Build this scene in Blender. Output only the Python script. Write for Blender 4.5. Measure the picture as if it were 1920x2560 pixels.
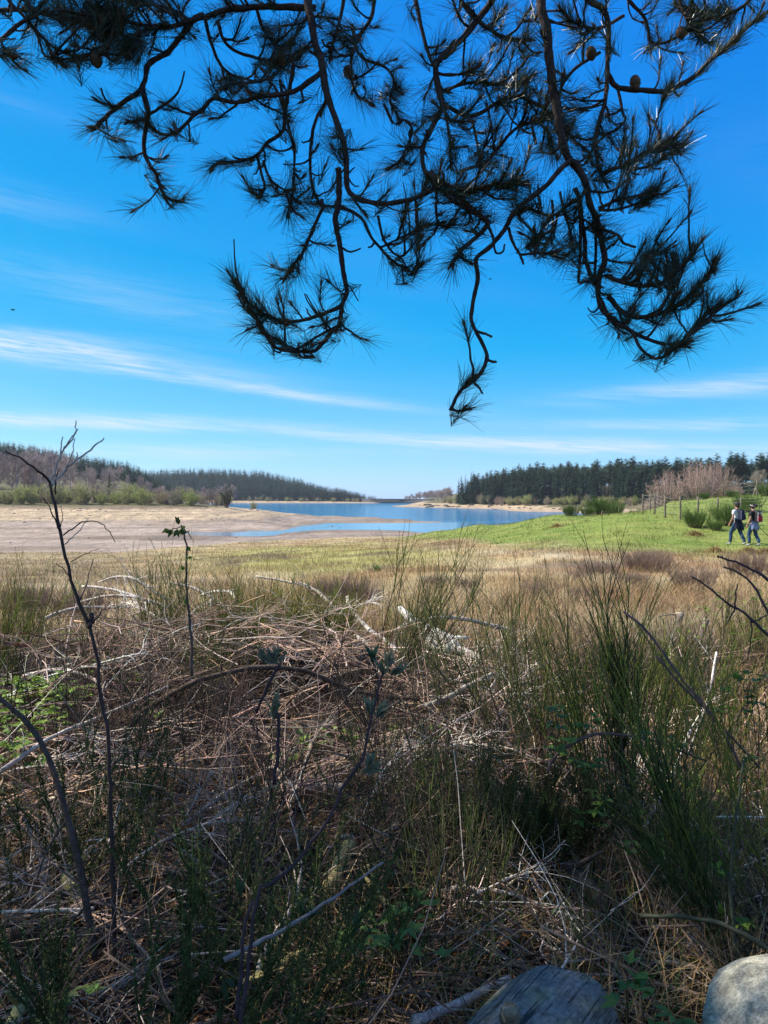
import bpy, math, random
import numpy as np
from mathutils import Vector, Matrix
R = math.radians
for o in list(bpy.data.objects): bpy.data.objects.remove(o)
S = bpy.context.scene
C = S.collection
rng = np.random.default_rng(7)
random.seed(7)

# ------------------------------------------------------------------ camera, world, sun, exposure
FPX, CX, CY, HORIZON = 1923.0, 960.0, 1280.0, 1242.0     # focal length and centre in photo pixels (1920x2560)
CAM = np.array([0.0, 0.0, 1.65])
PITCH = math.atan((CY - HORIZON) / FPX)
cd = bpy.data.cameras.new('camera'); cam = bpy.data.objects.new('camera', cd); C.objects.link(cam)
cd.sensor_fit = 'VERTICAL'; cd.sensor_height = 32.0; cd.lens = FPX / 2560 * 32.0
cd.clip_start = 0.05; cd.clip_end = 12000
cam.location = CAM; cam.rotation_euler = (R(90) - PITCH, 0, 0)
S.camera = cam
cd.dof.use_dof = True; cd.dof.focus_distance = 14; cd.dof.aperture_fstop = 18

SUN_EL, SUN_AZ = R(47), R(-80)                           # azimuth from +Y towards +X (sun to the left, a little ahead)
SUNDIR = np.array([math.sin(SUN_AZ) * math.cos(SUN_EL), math.cos(SUN_AZ) * math.cos(SUN_EL), math.sin(SUN_EL)])
sd = bpy.data.lights.new('sun', 'SUN'); sun = bpy.data.objects.new('sun', sd); C.objects.link(sun)
sd.energy = 5.0; sd.angle = R(0.5); sd.color = (1.0, 0.93, 0.81)
sun.rotation_euler = Vector(SUNDIR).to_track_quat('Z', 'Y').to_euler()

W = bpy.data.worlds.new('World'); S.world = W; W.use_nodes = True
def build_world():
    nt = W.node_tree; N = nt.nodes; L = nt.links; N.clear()
    out = N.new('ShaderNodeOutputWorld'); bg = N.new('ShaderNodeBackground')
    sky = N.new('ShaderNodeTexSky'); sky.sky_type = 'NISHITA'; sky.sun_disc = False
    sky.sun_elevation = SUN_EL; sky.sun_rotation = SUN_AZ
    sky.air_density = 1.0; sky.dust_density = 0.3; sky.ozone_density = 4.0; sky.altitude = 900
    bg.inputs['Strength'].default_value = 0.058
    def math_(op, a, b=None, c=None, clamp=False):
        n = N.new('ShaderNodeMath'); n.operation = op; n.use_clamp = clamp
        for i, v in enumerate((a, b, c)):
            if v is None: continue
            if isinstance(v, (int, float)): n.inputs[i].default_value = v
            else: L.new(v, n.inputs[i])
        return n.outputs[0]
    tc = N.new('ShaderNodeTexCoord'); sep = N.new('ShaderNodeSeparateXYZ'); L.new(tc.outputs['Generated'], sep.inputs[0])
    x, y, z = sep.outputs
    az = math_('ARCTAN2', x, y)
    hz = math_('SQRT', math_('ADD', math_('MULTIPLY', x, x), math_('MULTIPLY', y, y)))
    el = math_('ARCTAN2', z, hz)
    # colour grade of the sky itself: a clear, strongly saturated azure that pales to the horizon
    sr = N.new('ShaderNodeSeparateColor'); L.new(sky.outputs[0], sr.inputs[0])
    r_ = math_('MAXIMUM', math_('MULTIPLY', math_('SUBTRACT', sr.outputs[0], 1.9), 1.15), 0.03)
    g_ = math_('ADD', math_('MULTIPLY', sr.outputs[1], 1.06), 0.55); b_ = math_('MINIMUM', math_('ADD', math_('MULTIPLY', sr.outputs[1], 0.5), 7.1), 10.3)
    hs = N.new('ShaderNodeCombineColor'); L.new(r_, hs.inputs[0]); L.new(math_('MINIMUM', g_, 8.0), hs.inputs[1]); L.new(b_, hs.inputs[2])
    # cirrus: noise on (azimuth, elevation), strongly drawn out sideways, kept in bands
    cmb = N.new('ShaderNodeCombineXYZ'); L.new(az, cmb.inputs[0])
    L.new(math_('ADD', el, math_('MULTIPLY', az, 0.08)), cmb.inputs[1])
    def noise(scale_az, scale_el, detail, dist, seed):
        mp = N.new('ShaderNodeMapping'); mp.inputs['Scale'].default_value = (scale_az, scale_el, 1); mp.inputs['Location'].default_value = (seed, seed * 1.7, seed)
        L.new(cmb.outputs[0], mp.inputs[0])
        n = N.new('ShaderNodeTexNoise'); n.inputs['Scale'].default_value = 1; n.inputs['Detail'].default_value = detail
        n.inputs['Roughness'].default_value = 0.6; n.inputs['Distortion'].default_value = dist
        L.new(mp.outputs[0], n.inputs['Vector']); return n.outputs['Fac']
    n1 = noise(5, 60, 7, 0.6, 3.1); n2 = noise(12, 230, 7, 0.9, 7.7); n3 = noise(2.2, 16, 3, 0.4, 1.3)
    wisp = math_('ADD', math_('MULTIPLY', n1, 0.48), math_('MULTIPLY', n2, 0.52))
    def band(e0, slope, width, a0, aw, gain):
        d = math_('DIVIDE', math_('SUBTRACT', math_('ADD', el, math_('MULTIPLY', math_('SUBTRACT', n3, 0.5), 0.022)), math_('ADD', math_('MULTIPLY', az, slope), e0)), width)
        g = math_('POWER', 2.718, math_('MULTIPLY', math_('MULTIPLY', d, d), -1.0))
        da = math_('DIVIDE', math_('SUBTRACT', az, a0), aw)
        ga = math_('POWER', 2.718, math_('MULTIPLY', math_('MULTIPLY', da, da), -1.0))
        return math_('MULTIPLY', math_('MULTIPLY', g, ga), gain)
    bands = [band(R(8.0), -0.075, R(0.75), R(-28), R(15), 1.05), band(R(8.9), -0.05, R(0.45), R(-26), R(9), 0.9), band(R(6.9), -0.11, R(0.4), R(-9), R(10), 1.0),
             band(R(4.4), -0.05, R(0.55), R(14), R(20), 1.25), band(R(4.9), -0.02, R(0.5), R(-22), R(16), 1.1),
             band(R(6.4), 0.05, R(0.6), R(24), R(9), 0.9), band(R(3.2), 0.0, R(0.5), R(-14), R(14), 0.6), band(R(5.6), -0.03, R(0.35), R(22), R(12), 0.8), band(R(10.3), -0.02, R(0.4), R(-24), R(8), 0.5), band(R(16.5), -0.1, R(1.0), R(-27), R(7), 0.22), band(R(22.0), -0.1, R(1.0), R(-26), R(6), 0.10),
             band(R(11.5), -0.12, R(1.5), R(-20), R(14), 0.25), band(R(29.0), -0.3, R(2.5), R(27), R(5), 0.06)]
    tot = bands[0]
    for b in bands[1:]: tot = math_('ADD', tot, b)
    cov = math_('MULTIPLY', tot, math_('MULTIPLY', math_('SUBTRACT', wisp, 0.34), 3.4, clamp=True), clamp=True)
    veil = math_('MULTIPLY', math_('SUBTRACT', n3, 0.45, clamp=True), math_('MULTIPLY', math_('SUBTRACT', 0.42, el, clamp=True), 0.7))
    cov = math_('ADD', math_('MULTIPLY', cov, 0.8), veil, clamp=True)
    # added veil, unseen overhead and behind the viewer, to make skylight less blue
    up = math_('MULTIPLY', math_('SUBTRACT', el, R(42)), 1.0 / R(14), clamp=True); bk = math_('MULTIPLY', math_('SUBTRACT', 0.15, y), 2.5, clamp=True)
    cov = math_('MAXIMUM', cov, math_('MULTIPLY', math_('MAXIMUM', up, bk), 0.30))
    mix = N.new('ShaderNodeMixRGB'); L.new(cov, mix.inputs[0]); L.new(hs.outputs[0], mix.inputs[1]); mix.inputs[2].default_value = (7.2, 8.2, 9.2, 1)
    L.new(mix.outputs[0], bg.inputs['Color']); L.new(bg.outputs[0], out.inputs['Surface'])
build_world()
vs = S.view_settings
vs.view_transform = 'Standard'; vs.look = 'None'; vs.gamma = 1; vs.use_curve_mapping = False; vs.exposure = 0.92
S.cycles.max_bounces = 6; S.cycles.diffuse_bounces = 3; S.cycles.transparent_max_bounces = 8; S.cycles.volume_bounces = 0

# ------------------------------------------------------------------ pixel <-> world
Fv = np.array([0, math.cos(PITCH), -math.sin(PITCH)]); Uv = np.array([0, math.sin(PITCH), math.cos(PITCH)]); Rv = np.array([1.0, 0, 0])
def at(px, py, depth):                                  # the point seen at a photo pixel, this many metres ahead
    return CAM + depth * (Fv + (px - CX) / FPX * Rv + (CY - py) / FPX * Uv)
def proj(p):
    q = np.asarray(p) - CAM; d = q @ Fv
    return CX + FPX * (q @ Rv) / d, CY - FPX * (q @ Uv) / d, d

# ------------------------------------------------------------------ noise and terrain
def vnoise(x, y, seed=0):
    x = np.asarray(x, float); y = np.asarray(y, float)
    xi = np.floor(x).astype(np.int64); yi = np.floor(y).astype(np.int64); fx = x - xi; fy = y - yi
    fx = fx * fx * (3 - 2 * fx); fy = fy * fy * (3 - 2 * fy)
    def h(a, b):
        n = (a * 374761393 + b * 668265263 + seed * 1442695041) & 0x7fffffff
        n = ((n ^ (n >> 13)) * 1274126177) & 0x7fffffff
        return ((n ^ (n >> 16)) & 0xffff) / 65535.0
    return (h(xi, yi) * (1 - fx) + h(xi + 1, yi) * fx) * (1 - fy) + (h(xi, yi + 1) * (1 - fx) + h(xi + 1, yi + 1) * fx) * fy
def fbm(x, y, seed=0, oct=4):
    s = 0; a = 0.5; f = 1.0
    for k in range(oct):
        s = s + a * vnoise(np.asarray(x) * f, np.asarray(y) * f, seed + k); a *= 0.5; f *= 2.03
    return s / (1 - 0.5 ** oct)

NEAR = [(0, -1.65), (4, -1.65), (8, -1.65)]
COLS = [   # photo column, then (metres ahead, height relative to the eye)
 (0,    [(14, -1.85), (20, -2.1), (32, -3.0), (45, -3.9), (60, -4.8), (75, -5.5), (90, -5.84), (110, -5.96), (130, -5.90), (150, -4.9), (172, -2.0), (185, -1.5), (220, -0.5), (300, 6), (400, 19), (450, 25), (550, 30), (900, 30)]),
 (300,  [(14, -1.85), (20, -2.1), (32, -3.0), (45, -3.85), (60, -4.7), (75, -5.45), (90, -5.82), (110, -5.965), (130, -5.90), (150, -4.9), (172, -2.0), (185, -1.5), (220, -1), (300, 4), (400, 11.5), (450, 14), (550, 12), (735, -3), (800, 8), (900, 14)]),
 (500,  [(14, -1.83), (20, -2.05), (32, -2.8), (45, -3.6), (60, -4.4), (75, -5.15), (90, -5.65), (105, -5.97), (130, -6.02), (150, -5.2), (172, -2.4), (185, -1.7), (215, -2.2), (260, -6.5), (300, -7), (700, -7), (735, -6), (755, -4), (800, 5), (850, 15), (900, 18), (1200, 13)]),
 (640,  [(14, -1.82), (20, -2.0), (32, -2.65), (45, -3.4), (60, -4.15), (75, -4.85), (90, -5.4), (105, -5.9), (120, -6.03), (135, -6.02), (150, -5.6), (172, -4.2), (200, -3.2), (213, -3.5), (232, -6.5), (300, -7), (700, -7), (735, -6), (755, -4), (800, 5), (850, 14), (900, 16), (1200, 12)]),
 (730,  [(14, -1.82), (20, -2.0), (32, -2.6), (45, -3.3), (60, -4.05), (75, -4.75), (90, -5.3), (105, -5.8), (120, -5.98), (140, -6.02), (160, -5.98), (180, -5.6), (210, -4.6), (226, -4.8), (240, -6.3), (300, -7), (700, -7), (735, -6), (755, -4.2), (800, 1), (850, 6), (900, 8), (1200, 5)]),
 (820,  [(14, -1.82), (20, -2.0), (32, -2.5), (45, -3.2), (60, -3.9), (75, -4.6), (90, -5.15), (105, -5.7), (115, -5.93), (130, -5.96), (142, -6.01), (160, -6.1), (173, -6.02), (185, -5.93), (240, -5.9), (256, -6.3), (300, -7), (700, -7), (735, -6), (755, -4.5), (800, -2.5), (900, -2), (1200, -5)]),
 (930,  [(14, -1.8), (20, -1.97), (32, -2.4), (45, -3.05), (60, -3.75), (75, -4.4), (90, -4.95), (105, -5.55), (115, -5.94), (130, -5.96), (142, -6.01), (160, -6.12), (173, -6.02), (184, -5.93), (225, -5.93), (240, -6.3), (300, -7), (700, -7), (725, -6), (745, -5), (800, -6), (1200, -14)]),
 (1000, [(14, -1.8), (20, -1.95), (32, -2.35), (45, -3.0), (60, -3.7), (75, -4.35), (90, -4.9), (105, -5.5), (115, -5.95), (130, -5.97), (142, -6.02), (160, -6.12), (173, -6.02), (184, -5.93), (205, -5.94), (222, -6.3), (300, -7), (425, -7), (446, -6), (470, -5.6), (540, -5.9), (565, -6.6), (690, -7), (800, -9), (1200, -20)]),
 (1100, [(14, -1.8), (20, -1.95), (32, -2.3), (45, -2.75), (60, -3.2), (75, -3.65), (90, -4.05), (102, -4.5), (115, -5.6), (130, -6.05), (150, -6.12), (172, -6.05), (185, -5.96), (198, -6.2), (300, -7), (395, -7), (412, -6), (450, -4.5), (520, -3.0), (560, -2.5), (700, -3), (900, 2), (1200, 4)]),
 (1200, [(14, -1.78), (20, -1.93), (32, -2.2), (45, -2.5), (60, -2.75), (75, -2.95), (86, -3.1), (96, -3.7), (120, -6.3), (150, -7), (360, -7), (385, -6), (410, -4.3), (440, -3.5), (560, 0), (900, 6)]),
 (1400, [(14, -1.75), (20, -1.9), (32, -2.0), (45, -1.75), (55, -1.5), (62, -1.42), (75, -1.9), (100, -6.3), (130, -7), (285, -7), (303, -6), (325, -3.9), (360, -3), (450, 3), (600, 9), (900, 12)]),
 (1590, [(14, -1.75), (20, -1.88), (32, -1.95), (40, -1.35), (46, -1.0), (55, -1.15), (75, -3), (100, -6.2), (235, -6.4), (245, -6), (262, -3.9), (300, -2.5), (400, 4), (600, 9), (900, 12)]),
 (1680, [(14, -1.75), (20, -1.9), (28, -2.05), (33, -1.95), (40, -1.22), (46, -0.9), (55, -0.6), (65, -0.45), (80, -0.42), (120, -0.8), (200, -1), (300, 1), (400, 5), (600, 10), (900, 12)]),
 (1800, [(14, -1.75), (20, -1.9), (28, -2.05), (33, -2.0), (37, -1.5), (42, -1.0), (50, -0.5), (60, -0.2), (75, 0), (120, 0), (200, 0), (300, 2), (400, 5), (600, 10), (900, 12)]),
 (1920, [(14, -1.75), (20, -1.9), (28, -2.08), (32, -1.95), (38, -1.3), (45, -0.6), (55, -0.1), (65, 0.1), (80, 0.2), (120, 0.3), (200, 0.5), (300, 3), (400, 6), (600, 11), (900, 12)]),
]
YG = np.concatenate([np.linspace(0, 60, 241), np.linspace(60.5, 260, 400), np.linspace(261, 1300, 520)])
CP = np.array([c[0] for c in COLS], float)
CT = np.array([np.interp(YG, [k[0] for k in NEAR + c[1]], [k[1] for k in NEAR + c[1]]) for c in COLS])
def _smooth(a):
    b = a.copy(); b[:, 1:-1] = (a[:, :-2] + 2 * a[:, 1:-1] + a[:, 2:]) / 4; return b
for _ in range(4): CT = _smooth(CT)
def height(x, y):
    x = np.asarray(x, float); y = np.asarray(y, float)
    r = np.hypot(x, y); a = np.clip(np.arctan2(x, y), math.atan(-960 / FPX), math.atan(960 / FPX))
    px = np.tan(a) * FPX + CX; ye = r * np.cos(a)
    ci = np.interp(px, CP, np.arange(len(CP))); i = np.clip(ci.astype(int), 0, len(CP) - 2); f = ci - i; f = f * f * (3 - 2 * f) * 0.5 + f * 0.5
    yi = np.interp(np.clip(ye, 0, 1299), YG, np.arange(len(YG))); j = np.clip(yi.astype(int), 0, len(YG) - 2); g = yi - j
    z = (CT[i, j] * (1 - g) + CT[i, j + 1] * g) * (1 - f) + (CT[i + 1, j] * (1 - g) + CT[i + 1, j + 1] * g) * f
    amp = np.clip(ye / 12, 0.3, 1) * np.where(ye > 62, np.clip((z + 6.05) * 0.8, 0.03, 1), 1)
    z = z + amp * (0.10 * (fbm(x * 0.9, y * 0.9, 11) - 0.5) + 0.22 * (fbm(x * 0.16, y * 0.16, 5) - 0.5)) + np.where(ye > 420, 3.0 * (fbm(x * 0.02, y * 0.02, 9) - 0.5) * np.clip((z + 4) / 4, 0, 1), 0)
    return CAM[2] + z
WATER_Z = CAM[2] - 6.0
def hz(x, y): return float(height(np.array([x]), np.array([y]))[0])
def ground(px, py, dmin=1.2):                           # where the ray through a photo pixel meets the ground
    d = np.geomspace(dmin, 900, 1500); P = CAM + d[:, None] * (Fv + (px - CX) / FPX * Rv + (CY - py) / FPX * Uv)
    k = np.argmax(P[:, 2] < height(P[:, 0], P[:, 1])); p = P[k].copy(); p[2] = hz(p[0], p[1]); return p
def at_col(px, depth):                                  # ground point of a column at a depth
    x = (px - CX) / FPX * depth; return np.array([x, depth, hz(x, depth)])

# ------------------------------------------------------------------ materials
def mat(name, base=(0.5, 0.5, 0.5), rough=0.8, attr=False, noise=None, bump=0.0, transl=0.0, spec=0.3, grain=None, alb=0.8):
    m = bpy.data.materials.new(name); m.use_nodes = True; nt = m.node_tree; N = nt.nodes; L = nt.links
    b = N['Principled BSDF']; b.inputs['Roughness'].default_value = rough; b.inputs['Specular IOR Level'].default_value = spec
    if attr:
        a = N.new('ShaderNodeVertexColor'); a.layer_name = 'col'; col = a.outputs[0]
    else:
        r = N.new('ShaderNodeRGB'); r.outputs[0].default_value = (*base, 1); col = r.outputs[0]
    if alb != 1:
        sv = N.new('ShaderNodeVectorMath'); sv.operation = 'SCALE'; L.new(col, sv.inputs[0]); sv.inputs['Scale'].default_value = alb; col = sv.outputs[0]
    tc = N.new('ShaderNodeTexCoord')
    for k, (sc, amt, *gr) in enumerate(noise or []):
        grain = gr[0] if gr else None
        n = N.new('ShaderNodeTexNoise'); n.inputs['Scale'].default_value = sc; n.inputs['Detail'].default_value = 5; n.inputs['Roughness'].default_value = 0.65
        if grain:
            mp = N.new('ShaderNodeMapping'); mp.inputs['Scale'].default_value = grain; L.new(tc.outputs['Object'], mp.inputs[0]); L.new(mp.outputs[0], n.inputs['Vector'])
        else: L.new(tc.outputs['Object'], n.inputs['Vector'])
        mr = N.new('ShaderNodeMapRange'); mr.inputs[1].default_value = 0.3; mr.inputs[2].default_value = 0.7; mr.inputs[3].default_value = 1 - amt; mr.inputs[4].default_value = 1 + amt
        L.new(n.outputs['Fac'], mr.inputs[0])
        mx = N.new('ShaderNodeVectorMath'); mx.operation = 'SCALE'; L.new(col, mx.inputs[0]); L.new(mr.outputs[0], mx.inputs['Scale']); col = mx.outputs[0]
        if bump and k == 0:
            bp = N.new('ShaderNodeBump'); bp.inputs['Strength'].default_value = bump; bp.inputs['Distance'].default_value = 0.3 / sc * 3
            L.new(n.outputs['Fac'], bp.inputs['Height']); L.new(bp.outputs[0], b.inputs['Normal'])
    L.new(col, b.inputs['Base Color'])
    if transl:
        t = N.new('ShaderNodeBsdfTranslucent'); L.new(col, t.inputs[0]); mix = N.new('ShaderNodeMixShader'); mix.inputs[0].default_value = transl
        L.new(b.outputs[0], mix.inputs[1]); L.new(t.outputs[0], mix.inputs[2]); L.new(mix.outputs[0], N['Material Output'].inputs[0])
    return m
M = {
 'ground': mat('ground_soil', attr=True, rough=0.95, noise=[(9, 0.30), (1.1, 0.25), (60, 0.35)], bump=0.5, spec=0.1),
 'shore': mat('shore_sand', attr=True, rough=0.9, noise=[(0.35, 0.16), (3.0, 0.2), (1.0, 0.30, (0.025, 0.025, 5.0)), (1.0, 0.2, (0.5, 0.05, 1)), (0.9, 0.22)], bump=0.5, spec=0.2),
 'hill': mat('hill_soil', attr=True, rough=0.95, noise=[(0.2, 0.3), (2, 0.25)], spec=0.1),
 'leafy': mat('leaf_thin', attr=True, rough=0.55, transl=0.35, spec=0.3),
 'grass': mat('grass_thin', attr=True, rough=0.6, transl=0.35, spec=0.25),
 'twig': mat('twig_bark', attr=True, alb=1.0, rough=0.8, noise=[(40, 0.3)], spec=0.2),
 'bark': mat('rough_bark', attr=True, alb=1.0, rough=0.9, noise=[(30, 0.35), (90, 0.3)], bump=0.6, spec=0.15),
 'needle': mat('pine_needle', attr=True, rough=0.35, transl=0.15, spec=0.5, alb=0.6),
 'far': mat('far_foliage', attr=True, rough=0.7, transl=0.2, noise=[(0.6, 0.3)], spec=0.15),
 'wire': mat('galvanised_wire', (0.45, 0.45, 0.43), 0.5, spec=0.5),
 'rock': mat('grey_rock', attr=True, rough=0.9, noise=[(28, 0.5), (6, 0.4), (140, 0.45)], bump=0.9),
}

# ------------------------------------------------------------------ mesh helpers
def unit(v):
    v = np.asarray(v, float); return v / np.maximum(np.linalg.norm(v, axis=-1, keepdims=True), 1e-9)
class MB:                                               # collects shapes; build() links them as ONE mesh object
    def __init__(s): s.v = []; s.f3 = []; s.f4 = []; s.c = []; s.n = 0
    def add(s, V, F, col):
        V = np.asarray(V, float).reshape(-1, 3); F = np.asarray(F, np.int64)
        col = np.asarray(col, float)
        if col.ndim == 1: col = np.tile(col, (len(V), 1))
        (s.f4 if F.shape[1] == 4 else s.f3).append(F + s.n); s.v.append(V); s.c.append(col[:, :3]); s.n += len(V)
    def tubes(s, P, Rr, col, sides=4, cap=True):        # P (n,k,3), Rr (n,k), col (3,) / (n,3) / (n,k,3)
        P = np.asarray(P, float); n, k, _ = P.shape; Rr = np.broadcast_to(np.asarray(Rr, float), (n, k))
        T = np.empty_like(P); T[:, 1:-1] = P[:, 2:] - P[:, :-2]; T[:, 0] = P[:, 1] - P[:, 0]; T[:, -1] = P[:, -1] - P[:, -2]; T = unit(T)
        main = unit(P[:, -1] - P[:, 0] + 1e-6); ref = np.where(np.abs(main[:, 2:3]) > 0.8, np.array([[1.0, 0.13, 0]]), np.array([[0.1, 0.07, 1.0]]))[:, None, :]
        A = unit(np.cross(T, np.broadcast_to(ref, T.shape))); B = np.cross(T, A)
        ang = np.arange(sides) * 2 * math.pi / sides
        V = P[:, :, None, :] + Rr[:, :, None, None] * (np.cos(ang)[None, None, :, None] * A[:, :, None, :] + np.sin(ang)[None, None, :, None] * B[:, :, None, :])
        idx = np.arange(n * k * sides).reshape(n, k, sides)
        a = idx[:, :-1, :]; b = np.roll(a, -1, axis=2); c = idx[:, 1:, :]; d = np.roll(c, -1, axis=2)
        F = np.stack([a, b, d, c], -1).reshape(-1, 4)
        col = np.asarray(col, float)
        if col.ndim == 1: CC = np.broadcast_to(col, (n, k, sides, 3))
        elif col.ndim == 2: CC = np.broadcast_to(col[:, None, None, :], (n, k, sides, 3))
        else: CC = np.broadcast_to(col[:, :, None, :], (n, k, sides, 3))
        s.add(V, F, CC.reshape(-1, 3))
        if cap and sides > 3:
            base = s.n - n * k * sides
            if sides == 4:
                s.f4.append(idx[:, 0, ::-1] + base); s.f4.append(idx[:, -1, :] + base)
            else:
                for q in range(1, sides - 1):
                    s.f3.append(np.stack([idx[:, -1, 0], idx[:, -1, q], idx[:, -1, q + 1]], -1) + base); s.f3.append(np.stack([idx[:, 0, 0], idx[:, 0, q + 1], idx[:, 0, q]], -1) + base)
    def strips(s, P, Wd, side, col):                    # flat tapering blades: P (n,k,3), Wd (n,k), side (n,3)
        n, k, _ = P.shape; side = side[:, None, :] * np.broadcast_to(Wd, (n, k))[:, :, None]
        V = np.stack([P - side, P + side], 2); idx = np.arange(n * k * 2).reshape(n, k, 2)
        F = np.stack([idx[:, :-1, 0], idx[:, :-1, 1], idx[:, 1:, 1], idx[:, 1:, 0]], -1).reshape(-1, 4)
        col = np.asarray(col, float)
        CC = np.broadcast_to(col if col.ndim == 1 else (col[:, None, None, :] if col.ndim == 2 else col[:, :, None, :]), (n, k, 2, 3))
        s.add(V, F, CC.reshape(-1, 3))
    def leaves(s, P, D, Nn, L, Wd, col, fold=0.25):     # folded leaves: base P, along D, normal Nn
        D = unit(D); B = unit(np.cross(Nn, D)); Nn = np.cross(D, B); L = np.asarray(L)[:, None]; Wd = np.asarray(Wd)[:, None]
        V = np.stack([P, P + D * L * 0.42 + B * Wd * 0.5 + Nn * Wd * fold, P + D * L - Nn * L * 0.12, P + D * L * 0.42 - B * Wd * 0.5 + Nn * Wd * fold, P + D * L * 0.5], 1)
        n = len(P); i = np.arange(n)[:, None] * 5
        F = np.concatenate([i + np.array([[0, 1, 4]]), i + np.array([[1, 2, 4]]), i + np.array([[0, 4, 3]]), i + np.array([[4, 2, 3]])])
        col = np.asarray(col, float); CC = np.broadcast_to(col if col.ndim == 1 else col[:, None, :], (n, 5, 3))
        s.add(V, F, CC.reshape(-1, 3))
    def tris(s, P, A, B, col):                          # loose triangles P, P+A, P+B
        n = len(P); V = np.stack([P, P + A, P + B], 1); F = np.arange(n * 3).reshape(n, 3)
        col = np.asarray(col, float); s.add(V, F, np.broadcast_to(col if col.ndim == 1 else col[:, None, :], (n, 3, 3)).reshape(-1, 3))
    def mesh(s, name, m, smooth=False):
        V = np.concatenate(s.v).astype(np.float32); Cc = np.concatenate(s.c)
        F3 = np.concatenate(s.f3) if s.f3 else np.zeros((0, 3), np.int64); F4 = np.concatenate(s.f4) if s.f4 else np.zeros((0, 4), np.int64)
        me = bpy.data.meshes.new(name); me.vertices.add(len(V)); me.vertices.foreach_set('co', V.ravel())
        nl = F3.size + F4.size; me.loops.add(nl); me.loops.foreach_set('vertex_index', np.concatenate([F3.ravel(), F4.ravel()]).astype(np.int32))
        me.polygons.add(len(F3) + len(F4)); me.polygons.foreach_set('loop_start', np.concatenate([np.arange(len(F3)) * 3, F3.size + np.arange(len(F4)) * 4]).astype(np.int32))
        if smooth: me.polygons.foreach_set('use_smooth', np.ones(len(F3) + len(F4), bool))
        me.update(calc_edges=True)
        at_ = me.color_attributes.new('col', 'FLOAT_COLOR', 'POINT'); at_.data.foreach_set('color', np.concatenate([Cc, np.ones((len(Cc), 1))], 1).astype(np.float32).ravel())
        me.materials.append(m); return me
    def build(s, name, m, parent=None, origin=None, smooth=False):
        if origin is not None: s.v = [v - np.asarray(origin) for v in s.v]
        o = bpy.data.objects.new(name, s.mesh(name, m, smooth)); C.objects.link(o)
        if parent is not None: o.parent = parent
        elif origin is not None: o.location = origin
        return o
def tag(o, label=None, cat=None, group=None, kind=None):
    if label: o['label'] = label
    if cat: o['category'] = cat
    if group: o['group'] = group
    if kind: o['kind'] = kind
    return o
def empty(name, loc, label, cat, group=None, rz=0.0, sc=1.0):
    o = bpy.data.objects.new(name, None); C.objects.link(o); o.location = loc; o.rotation_euler = (0, 0, rz); o.scale = (sc,) * 3; o.empty_display_size = 0.1
    return tag(o, label, cat, group)
def copy_tree(o, parent=None):
    c = o.copy(); C.objects.link(c)
    if parent is not None: c.parent = parent
    for ch in list(o.children): copy_tree(ch, c)
    return c
def spline(pts, n):                                     # Catmull-Rom through the points, n samples
    p = np.asarray(pts, float); m = len(p)
    if m == 2: return p[0] + (p[1] - p[0]) * np.linspace(0, 1, n)[:, None]
    q = np.vstack([2 * p[0] - p[1], p, 2 * p[-1] - p[-2]])
    seg = np.linalg.norm(np.diff(p[:, :3], axis=0), axis=1); cum = np.concatenate([[0], np.cumsum(seg)]); t = np.interp(np.linspace(0, cum[-1], n), cum, np.arange(m))
    i = np.clip(t.astype(int), 0, m - 2); u = (t - i)[:, None]
    a, b, c, d = q[i], q[i + 1], q[i + 2], q[i + 3]
    return 0.5 * (2 * b + (c - a) * u + (2 * a - 5 * b + 4 * c - d) * u ** 2 + (3 * b - a - 3 * c + d) * u ** 3)
def jitcol(base, n, amt=0.2, r=None):
    r = r or rng; b = np.asarray(base, float)
    return np.clip(b * (1 + r.uniform(-amt, amt, (n, 1))) * (1 + r.uniform(-amt * 0.35, amt * 0.35, (n, 3))), 0.003, 1)
def pick(cols, n, amt=0.2, w=None, r=None):
    r = r or rng; c = np.asarray(cols, float)[r.choice(len(cols), n, p=w)]
    return np.clip(c * (1 + r.uniform(-amt, amt, (n, 1))) * (1 + r.uniform(-amt * 0.3, amt * 0.3, (n, 3))), 0.003, 1)
def rand_dir(n, r=None):
    r = r or rng; return unit(r.normal(size=(n, 3)))

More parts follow.
